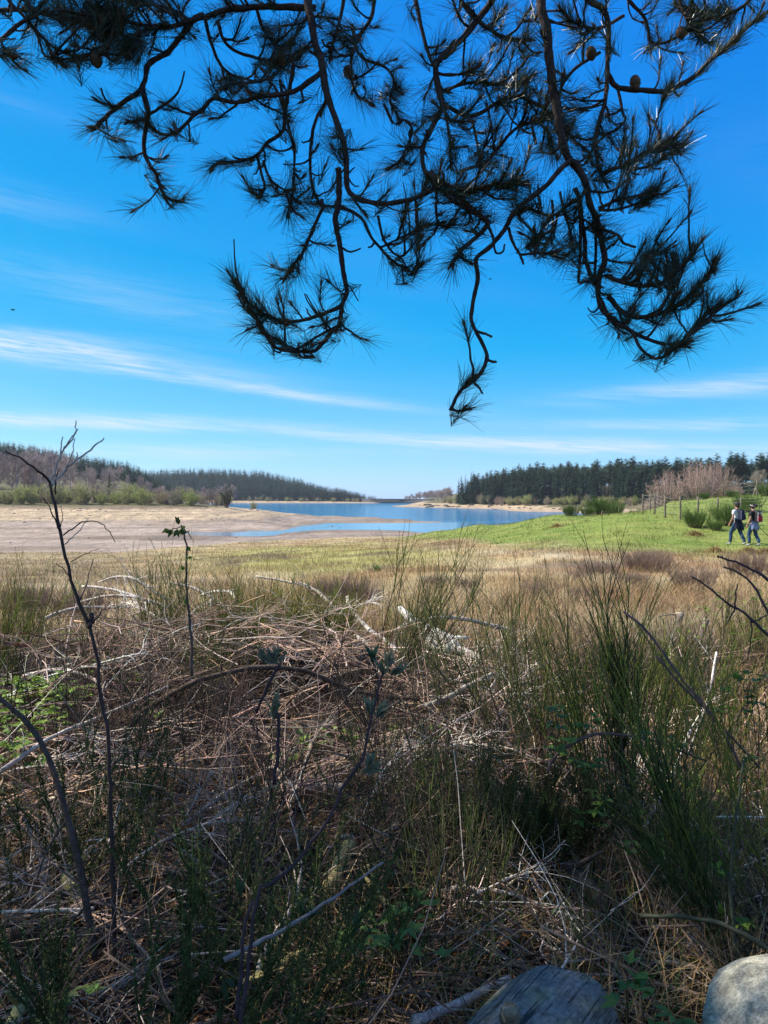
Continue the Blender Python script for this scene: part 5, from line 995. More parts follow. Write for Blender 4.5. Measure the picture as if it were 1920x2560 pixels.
root, o, st = multi('thorny_cane', 'dark thorny bramble canes arching in from the right edge', 'bramble', [
 ([(1990, 1475), (1920, 1449), (1897, 1433), (1851, 1410), (1793, 1391)], 4.5, 2.2, (2.9, 2.9)),
 ([(1990, 1650), (1920, 1530), (1893, 1480), (1859, 1437), (1808, 1418)], 5, 2.2, (2.8, 2.9)),
 ([(1990, 1660), (1920, 1588), (1866, 1537), (1820, 1510), (1774, 1472), (1731, 1443)], 4.5, 2, (2.9, 3.0)),
 ([(1836, 1524), (1838, 1500), (1843, 1460)], 2.5, 1.4, (2.95, 2.95)), ([(1836, 1524), (1825, 1545), (1815, 1562)], 2.2, 1.2, (2.95, 2.95)), ([(1877, 1545), (1878, 1590), (1870, 1650)], 2.2, 1.2, (2.95, 2.95)), ([(1880, 1556), (1905, 1545), (1930, 1530)], 2.2, 1.2, (2.95, 2.95)),
], 2.9, (0.06, 0.04, 0.045))
r9 = np.random.default_rng(9); P = np.concatenate(st[:3]); i = r9.integers(0, len(P), 60); d = rand_dir(60, r9); mb = MB(); mb.tubes(np.stack([P[i], P[i] + d * 0.012], 1), np.array([[0.0022, 0.0002]]), np.array([0.08, 0.05, 0.05]), 4); mb.build('thorns', M['twig'], root, origin=o)
multi('bramble_cane', 'brown bramble cane arching low in front of the big broom', 'bramble', [([(1370, 1930), (1384, 1896), (1442, 1854), (1496, 1834), (1550, 1838), (1627, 1850), (1760, 1900)], 4, 3, (3.1, 3.2)), ([(1560, 1530), (1600, 1560), (1650, 1620), (1700, 1690), (1780, 1790), (1860, 1930)], 3.5, 3, (3.4, 2.9)), ([(1640, 1640), (1730, 1740), (1790, 1800), (1900, 1920)], 3, 3, (3.0, 2.9))], 3.1, (0.10, 0.065, 0.06))
multi('bramble_cane', 'dark cane curving through the grass in the lower right corner', 'bramble', [([(1600, 2290), (1700, 2290), (1780, 2305), (1860, 2335), (1960, 2400)], 5, 7, (2.5, 2.3)), ([(1845, 2420), (1830, 2300), (1825, 2180), (1840, 2040), (1860, 1900)], 5, 3, (2.4, 2.5))], 2.4, (0.045, 0.05, 0.03))
def leaf_patch(name, label, spots, col, L, W, seed, cat='bramble', canes=True, group=None):
    r_ = np.random.default_rng(seed); o = at(*spots[0][:3]); P, D, Nn = [], [], []; cs = []
    for px, py, d, n, rad in spots:
        for k in range(n):
            c = at(px, py, d) + r_.normal(0, 1, 3) * rad * np.array([1, 0.8, 0.5])
            dd = unit(np.append(r_.normal(size=2), r_.uniform(-0.2, 0.5)))
            for q in (-0.9, 0, 0.9):
                a = math.cos(q), math.sin(q); P.append(c + dd * 0.012); D.append([dd[0] * a[0] - dd[1] * a[1], dd[0] * a[1] + dd[1] * a[0], dd[2]]); Nn.append(unit(np.array([r_.normal(0, .3), r_.normal(0, .3), 1])))
            cs.append([c - [r_.normal(0, .03), r_.normal(0, .03), r_.uniform(0.08, 0.3)], c - [0, 0, 0.03], c + dd * 0.012])
    P, D, Nn = map(np.array, (P, D, Nn)); k = len(P); mb = MB(); mb.leaves(P, D, Nn, L * r_.uniform(0.6, 1.2, k), W * r_.uniform(0.7, 1.2, k), pick(col, k, 0.2, r=r_), 0.2)
    mb.tubes(np.array(cs), np.array([[0.0018, 0.0014, 0.0008]]), pick([(0.16, 0.13, 0.06), (0.14, 0.08, 0.06)], len(cs), 0.2, r=r_), 4); tag(mb.build(name + '_leaves', M['leafy'], origin=o), label, cat, kind='stuff')
LIME = [(0.19, 0.30, 0.035), (0.25, 0.37, 0.05), (0.14, 0.23, 0.04)]; MIDG = [(0.08, 0.16, 0.03), (0.11, 0.20, 0.035)]
leaf_patch('bramble', 'bright lime-green bramble patch in fresh leaf at the left edge', [(40, 1730, 4.9, 50, 0.09), (110, 1715, 5.0, 50, 0.09), (140, 1745, 4.8, 40, 0.07), (20, 1790, 4.4, 40, 0.08), (110, 1800, 4.3, 35, 0.08), (30, 1870, 3.9, 26, 0.07), (190, 1730, 5.0, 16, 0.05), (240, 1660, 5.5, 12, 0.06)], LIME, 0.05, 0.032, 21)
leaf_patch('bramble', 'scattered lime leaves on thin stems behind the sapling', [(310, 1625, 6.2, 10, 0.07), (335, 1540, 6.6, 8, 0.05), (345, 1590, 6.4, 8, 0.05), (300, 1675, 5.8, 8, 0.06), (370, 1690, 5.6, 7, 0.08), (200, 1580, 6.5, 6, 0.08), (20, 1650, 6, 5, 0.05), (380, 1770, 4.8, 5, 0.1), (460, 1500, 7, 3, 0.04), (480, 1530, 7, 3, 0.04)], LIME, 0.045, 0.03, 22)
leaf_patch('bramble', 'low green bramble leaves in a row across the middle of the brush pile', [(770, 1845, 4.4, 9, 0.06), (845, 1835, 4.5, 8, 0.05), (890, 1840, 4.5, 4, 0.04), (990, 1825, 4.6, 4, 0.03), (1075, 1830, 4.5, 8, 0.05), (710, 1880, 4.2, 6, 0.06), (1060, 1900, 4.1, 4, 0.04), (985, 1580, 7.6, 3, 0.03)], LIME + MIDG, 0.06, 0.02, 23)
leaf_patch('bramble', 'small bramble leaves on the low cane before the big broom', [(1382, 1775, 3.2, 5, 0.025), (1400, 1810, 3.2, 4, 0.02), (1505, 1810, 3.2, 5, 0.025), (1395, 1865, 3.1, 5, 0.03), (1430, 1900, 3.1, 6, 0.04), (1490, 1920, 3.1, 5, 0.03), (1605, 1845, 3.1, 3, 0.02), (1700, 1860, 3.1, 6, 0.03), (1800, 1775, 3, 3, 0.02), (1870, 1900, 2.9, 4, 0.02), (1500, 1980, 3.2, 5, 0.04), (1460, 2030, 3.2, 6, 0.03), (1530, 2060, 3.1, 5, 0.04), (1560, 2115, 3, 5, 0.03), (1610, 2130, 3, 5, 0.03), (1690, 2100, 3, 4, 0.03), (1820, 2190, 2.7, 5, 0.03), (1840, 2310, 2.5, 4, 0.02), (1650, 2100, 3, 6, 0.05), (1880, 1700, 3.0, 8, 0.05), (1900, 1760, 3.0, 6, 0.05)], MIDG + LIME[:1], 0.045, 0.026, 24)
leaf_patch('bramble', 'sunlit lime fern-like leaves under the brooms at the right', [(1740, 1990, 4.1, 20, 0.06), (1770, 2040, 3.9, 14, 0.05), (1700, 1960, 4.3, 10, 0.05), (1900, 1480, 6.2, 12, 0.08), (1850, 1500, 6.6, 12, 0.1), (1760, 1530, 7.5, 10, 0.08), (1720, 1570, 7.2, 10, 0.1), (1890, 1570, 6, 12, 0.1)], LIME, 0.05, 0.022, 25)
leaf_patch('bramble', 'shaded dark green leaves in the bottom centre', [(880, 2340, 2.4, 8, 0.03), (985, 2290, 2.5, 7, 0.04), (1045, 2270, 2.6, 5, 0.03), (1010, 2360, 2.3, 8, 0.05), (1600, 2470, 2.1, 6, 0.03), (165, 2500, 2.2, 7, 0.03), (1650, 2530, 2.0, 8, 0.04), (820, 2010, 3.8, 4, 0.02)], MIDG, 0.05, 0.024, 26)
leaf_patch('beech_twig', 'few withered rust-brown leaves hanging on a twig at the left edge', [(0, 1605, 2.5, 2, 0.012), (22, 1610, 2.5, 2, 0.01), (40, 1615, 2.5, 2, 0.01), (36, 1580, 2.5, 1, 0.01)], [(0.12, 0.05, 0.03), (0.16, 0.075, 0.04)], 0.036, 0.02, 27, 'twig')

# ------------------------------------------------------------------ brooms, each one its own plant
def broom(px, depth, h, spread, lean, nst, nsub, nfine, rs, label, seed, greens=None, browns=None, woody=0.45, bend=0.35, base_r=0.06, rz=0.0, leafy=0):
    b = at_col(px, depth); root = empty('broom_shrub', b, label, 'shrub', 'brooms in the near brush', rz=rz); s, t = broom_mesh(seed, h, spread, lean, nst, nsub, nfine, rs, greens, browns, bend, woody, base_r, leafy)
    s.build('stems', M['twig'], root); t.build('twigs', M['twig'], root)
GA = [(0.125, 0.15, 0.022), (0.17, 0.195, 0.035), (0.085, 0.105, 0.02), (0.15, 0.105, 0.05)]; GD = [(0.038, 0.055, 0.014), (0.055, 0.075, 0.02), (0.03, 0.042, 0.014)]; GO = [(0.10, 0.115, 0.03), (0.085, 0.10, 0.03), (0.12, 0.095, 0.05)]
BR2 = [(0.075, 0.045, 0.035), (0.11, 0.07, 0.05)]; DK = [(0.06, 0.042, 0.034), (0.09, 0.062, 0.048), (0.045, 0.033, 0.028)]
broom(1560, 3.75, 1.30, 0.55, (0.0, 0.0), 30, 8, 2, 0.0044, 'biggest broom with fanned dark green stems right of centre', 201, GA, BR2, 0.5, 0.4, 0.12)
broom(1575, 3.9, 1.42, 0.035, (-0.02, 0), 8, 9, 1, 0.006, 'single tall spike of bundled green stems rising above the biggest broom', 202, GD, BR2, 0.4, 0.2, 0.02)
broom(930, 5.9, 1.42, 0.34, (0.42, 0.0), 22, 8, 1, 0.006, 'fan of dark leaning stems in front of the white logs', 203, GO, BR2, 0.65, 0.55, 0.05)
broom(1330, 4.6, 1.25, 0.42, (-0.22, 0.0), 22, 8, 1, 0.005, 'thin brownish broom leaning left beside the biggest one', 204, GO, BR2, 0.5, 0.4, 0.10)
broom(2010, 2.7, 1.22, 0.36, (-0.32, 0.1), 16, 8, 2, 0.0042, 'dense green broom leaning in from the right edge', 205, GA, BR2, 0.3, 0.3, 0.10)
broom(1905, 2.6, 0.95, 0.16, (-0.62, 0.1), 8, 12, 2, 0.006, 'dark green broom stem slanting up to the left at the right edge', 206, GD, BR2, 0.15, 0.25, 0.04)
broom(1820, 4.6, 0.88, 0.6, (0, 0), 22, 7, 1, 0.0045, 'olive green broom filling the gap between the two big ones at the right', 207, GA, BR2, 0.35, 0.4, 0.2)
broom(1680, 5.6, 0.80, 0.5, (0, 0), 20, 7, 1, 0.0045, 'low broom behind the biggest one below the sawn stumps', 208, GA, BR2, 0.35, 0.4, 0.2)
broom(1250, 6.4, 1.0, 0.35, (0.1, 0), 18, 8, 1, 0.0045, 'sparse broom with brown upright stems behind the fan', 209, GO, BR2, 0.6, 0.4, 0.12)
broom(615, 6.7, 1.0, 0.62, (0, 0), 70, 11, 2, 0.0050, 'round bushy dark green broom behind the brush pile', 210, GA, BR2, 0.3, 0.3, 0.12)
broom(770, 6.9, 0.92, 0.55, (0.1, 0), 56, 10, 2, 0.0050, 'lower green broom right of the round bushy one', 211, GA, BR2, 0.3, 0.3, 0.12)
broom(415, 6.4, 1.28, 0.16, (-0.03, 0), 26, 7, 1, 0.0048, 'tall upright olive broom stems left of the leafy sprig', 212, [(0.115, 0.13, 0.03), (0.14, 0.15, 0.045), (0.09, 0.10, 0.03)], [(0.20, 0.13, 0.08), (0.14, 0.09, 0.06)], 0.45, 0.2, 0.10)
broom(495, 6.9, 0.72, 0.35, (0.05, 0), 16, 6, 1, 0.004, 'wispy brown broom between the tall stems and the bushy one', 213, GO, BR2, 0.5, 0.4, 0.1)
broom(-60, 6.0, 1.15, 0.5, (0.12, 0), 34, 9, 2, 0.005, 'feathery green broom at the left edge against the meadow', 214, GA, BR2, 0.2, 0.3, 0.12)
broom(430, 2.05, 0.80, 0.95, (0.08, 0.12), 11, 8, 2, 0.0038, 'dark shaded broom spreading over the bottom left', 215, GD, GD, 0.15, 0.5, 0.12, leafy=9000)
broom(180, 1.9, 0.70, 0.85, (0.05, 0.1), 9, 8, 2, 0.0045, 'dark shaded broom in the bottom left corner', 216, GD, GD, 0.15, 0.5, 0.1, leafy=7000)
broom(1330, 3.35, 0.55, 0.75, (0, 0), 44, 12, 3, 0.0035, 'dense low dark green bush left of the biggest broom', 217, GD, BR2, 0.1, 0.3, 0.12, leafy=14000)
broom(1200, 3.5, 0.75, 0.45, (0, 0), 20, 8, 1, 0.004, 'thin brown stems standing in the shaded straw right of centre', 218, GO, BR2, 0.6, 0.4, 0.1)
broom(1720, 3.2, 0.5, 0.6, (0, 0), 26, 7, 1, 0.0035, 'low brown twiggy broom base before the right hand broom', 219, GO, BR2, 0.6, 0.4, 0.14)
broom(60, 7.6, 0.7, 0.6, (0, 0), 30, 8, 2, 0.004, 'greyish green broom low behind the bramble patch at the left', 220, GO, BR2, 0.3, 0.3, 0.15)
broom(1450, 4.5, 1.10, 0.45, (-0.1, 0), 14, 7, 1, 0.0042, 'thin yellow green broom just left of the tall spike', 251, GA, BR2, 0.45, 0.4, 0.1)
broom(1730, 4.0, 1.05, 0.5, (0.05, 0), 14, 7, 1, 0.0042, 'yellow green broom between the tall spike and the right edge', 252, GA, BR2, 0.4, 0.4, 0.1)
broom(520, 5.6, 0.85, 0.55, (0.05, 0), 18, 8, 2, 0.004, 'wiry broom spray standing over the heap left of centre', 253, GO, BR2, 0.5, 0.4, 0.1)
broom(250, 6.2, 0.9, 0.5, (0, 0), 18, 8, 2, 0.004, 'wiry olive broom spray behind the upper part of the sapling', 254, GO, BR2, 0.5, 0.4, 0.1)
broom(1050, 8.6, 0.55, 0.6, (0, 0), 26, 8, 1, 0.004, 'small green broom hidden among the white logs', 221, GA, BR2, 0.2, 0.3, 0.12)
broom(1150, 5.0, 0.9, 0.4, (0.05, 0), 16, 8, 1, 0.004, 'slender upright brown stems right of the fan', 222, GO, BR2, 0.7, 0.4, 0.1)
broom(1900, 7.5, 0.75, 0.6, (0, 0), 30, 8, 2, 0.004, 'green broom clump far back at the right edge behind the canes', 223, GA, BR2, 0.3, 0.3, 0.15)

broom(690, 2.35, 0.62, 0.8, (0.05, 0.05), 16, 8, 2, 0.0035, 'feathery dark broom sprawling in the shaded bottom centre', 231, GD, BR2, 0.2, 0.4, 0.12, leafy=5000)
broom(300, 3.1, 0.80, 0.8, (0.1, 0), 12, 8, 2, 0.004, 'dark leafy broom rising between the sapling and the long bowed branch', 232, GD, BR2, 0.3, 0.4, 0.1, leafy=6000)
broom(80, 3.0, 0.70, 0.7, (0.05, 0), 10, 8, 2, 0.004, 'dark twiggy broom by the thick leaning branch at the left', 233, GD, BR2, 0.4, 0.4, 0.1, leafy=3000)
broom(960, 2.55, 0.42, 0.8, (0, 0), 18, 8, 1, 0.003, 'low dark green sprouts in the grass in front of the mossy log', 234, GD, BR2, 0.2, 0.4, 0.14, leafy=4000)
broom(1130, 2.75, 0.70, 0.4, (0.05, 0), 16, 8, 1, 0.0035, 'brown bare stems standing in the shade left of the log', 235, GO, BR2, 0.75, 0.4, 0.1)
broom(1010, 3.5, 0.65, 0.7, (0.1, 0), 22, 8, 2, 0.0035, 'sprawling brown and green broom behind the mossy log', 236, GO, BR2, 0.5, 0.4, 0.14)
broom(1700, 2.5, 0.40, 0.8, (0, 0), 22, 7, 1, 0.003, 'low brown tangle of stems in front of the boulder', 237, GO, BR2, 0.7, 0.4, 0.15)
broom(560, 4.6, 0.75, 0.7, (0.1, 0), 22, 8, 2, 0.004, 'dead brown broom standing in the middle of the brush pile', 238, DK, BR2, 0.4, 0.3, 0.1)
broom(880, 4.7, 0.70, 0.6, (-0.1, 0), 18, 8, 2, 0.004, 'dead greyish broom right of the budding stem', 239, DK, BR2, 0.4, 0.3, 0.1)
broom(330, 5.4, 0.75, 0.7, (-0.1, 0), 20, 8, 2, 0.004, 'dead brown broom beside the bramble patch', 240, DK, BR2, 0.4, 0.3, 0.1)
broom(470, 4.0, 0.95, 0.5, (0.1, 0), 12, 7, 2, 0.004, 'dark leafless broom stems rising beside the near end of the bowed branch', 241, DK, BR2, 0.4, 0.3, 0.1)
broom(720, 3.5, 0.80, 0.6, (0.15, 0), 12, 7, 2, 0.0036, 'dark leafless broom leaning right over the half buried log', 242, DK, BR2, 0.4, 0.3, 0.1)
broom(180, 4.3, 0.85, 0.6, (0.1, 0), 14, 7, 2, 0.004, 'dark leafless broom below the bramble patch', 243, DK, BR2, 0.4, 0.3, 0.1)
broom(985, 4.1, 0.95, 0.45, (-0.1, 0), 12, 7, 2, 0.004, 'dark leafless broom between the budding stem and the fan of stems', 244, DK, BR2, 0.4, 0.3, 0.1)
broom(1090, 3.1, 0.75, 0.5, (0.05, 0), 12, 8, 2, 0.0036, 'half dead broom in the shade between the mossy log and the low dark bush', 245, DK + GD, BR2, 0.4, 0.3, 0.1, leafy=2500)
broom(560, 2.8, 0.7, 0.7, (0.1, 0), 10, 8, 2, 0.0036, 'half dead broom behind the kinked pale branch', 246, DK + GD, BR2, 0.4, 0.3, 0.1, leafy=2500)

# ------------------------------------------------------------------ log and boulder at the bottom
def big_log():
    E = np.array([0.50, 2.12, 0.16]); ax = unit(np.array([0.60, 0.80, 0.0])); s1 = unit(np.cross(ax, [0, 0, 1])); s2 = np.cross(s1, ax)
    m = bpy.data.materials.new('weathered_wood'); m.use_nodes = True; nt = m.node_tree; N = nt.nodes; L = nt.links; b = N['Principled BSDF']; b.inputs['Roughness'].default_value = 0.62; b.inputs['Specular IOR Level'].default_value = 0.35
    at_ = N.new('ShaderNodeVertexColor'); at_.layer_name = 'col'; tc = N.new('ShaderNodeTexCoord'); mp = N.new('ShaderNodeMapping'); mp.inputs['Rotation'].default_value = (0, 0, 0); mp.inputs['Scale'].default_value = (34, 34, 1.4); L.new(tc.outputs['Object'], mp.inputs[0])
    n = N.new('ShaderNodeTexNoise'); n.inputs['Scale'].default_value = 3; n.inputs['Detail'].default_value = 8; n.inputs['Roughness'].default_value = 0.7; L.new(mp.outputs[0], n.inputs['Vector'])
    cr = N.new('ShaderNodeValToRGB'); cr.color_ramp.elements[0].position = 0.40; cr.color_ramp.elements[0].color = (0.10, 0.09, 0.08, 1); cr.color_ramp.elements[1].position = 0.47; cr.color_ramp.elements[1].color = (1, 1, 1, 1); L.new(n.outputs['Fac'], cr.inputs[0])
    n2 = N.new('ShaderNodeTexNoise'); n2.inputs['Scale'].default_value = 30; n2.inputs['Detail'].default_value = 10; n2.inputs['Roughness'].default_value = 0.75; L.new(tc.outputs['Object'], n2.inputs['Vector'])
    mr = N.new('ShaderNodeMapRange'); mr.inputs[1].default_value = 0.35; mr.inputs[2].default_value = 0.65; mr.inputs[3].default_value = 0.35; mr.inputs[4].default_value = 1.7; L.new(n2.outputs['Fac'], mr.inputs[0])
    v1 = N.new('ShaderNodeVectorMath'); v1.operation = 'MULTIPLY'; L.new(at_.outputs[0], v1.inputs[0]); L.new(cr.outputs[0], v1.inputs[1]); v2 = N.new('ShaderNodeVectorMath'); v2.operation = 'SCALE'; L.new(v1.outputs[0], v2.inputs[0]); L.new(mr.outputs[0], v2.inputs['Scale']); L.new(v2.outputs[0], b.inputs['Base Color'])
    bp = N.new('ShaderNodeBump'); bp.inputs['Strength'].default_value = 0.7; bp.inputs['Distance'].default_value = 0.01; L.new(n.outputs['Fac'], bp.inputs['Height']); L.new(bp.outputs[0], b.inputs['Normal'])
    root = empty('fallen_log', (0.4, 1.6, 0), 'large weathered grey log with cracked wood at the bottom right', 'log'); rot = Vector(ax).to_track_quat('Z', 'Y').to_euler()
    Lg = 2.4; K = 40; sd_ = 48; V = []; r_ = np.random.default_rng(4)
    for i in range(K):
        t = i / (K - 1); z = -Lg + Lg * t ** 0.8; q = max(0, (z + 0.16) / 0.16); rr = 0.178 * (math.sqrt(max(0.0, 1 - (q * 0.985) ** 2.4)) if q > 0 else 1.0)
        for j in range(sd_):
            a = 2 * math.pi * j / sd_; f = 1 + 0.05 * math.sin(3 * a + 1) + 0.025 * math.sin(7 * a + z * 3) + 0.04 * (float(vnoise(np.array([a * 2]), np.array([z * 4]), 5)[0]) - 0.5); V.append((rr * f * math.cos(a), rr * f * math.sin(a) , z))
    V = np.array(V); idx = np.arange(K * sd_).reshape(K, sd_); a = idx[:-1]; c = idx[1:]; F = np.stack([a, np.roll(a, -1, 1), np.roll(c, -1, 1), c], -1).reshape(-1, 4); mb = MB()
    col = np.array([0.13, 0.13, 0.12]) * (0.85 + 0.3 * fbm(V[:, 0] * 8, V[:, 2] * 5, 3)[:, None]); mo = np.clip((fbm(V[:, 0] * 10 + 4, V[:, 2] * 8, 9) - 0.55) * 6, 0, 1)[:, None]; col = col + (np.array([0.24, 0.22, 0.07]) - col) * mo * 0.8
    mb.add(V, F, col); o = mb.build('trunk', m, root, smooth=True); o.location = Vector(E + ax * 0.12) - root.location; o.rotation_euler = rot
    kp = at(1275, 2545, 1.78); kr = np.array(root.location); mb = MB(); mb.tubes((np.array([kp + [0.02, 0.12, -0.08], kp + [0.005, 0.02, -0.01], kp + [0, 0, 0.02], kp + [0, 0, 0.022]]) - kr)[None], np.array([[0.028, 0.019, 0.018, 0.016]]), np.array([0.17, 0.15, 0.11]), 10); mb.build('knot', M['bark'], root, smooth=True)
    V, F = rock_mesh(8, (0.40, 0.34, 0.30), 5); mb = MB(); mb.add(V, F, np.array([0.40, 0.375, 0.29]) * (0.85 + 0.3 * fbm(V[:, 0] * 6, V[:, 2] * 6 + V[:, 1] * 4, 7)[:, None])); o = mb.build('boulder', M['rock'], origin=np.zeros(3), smooth=True); o.location = (1.17, 1.93, 0.15)
    tag(o, 'smooth pale grey boulder in the bottom right corner', 'boulder')
big_log()

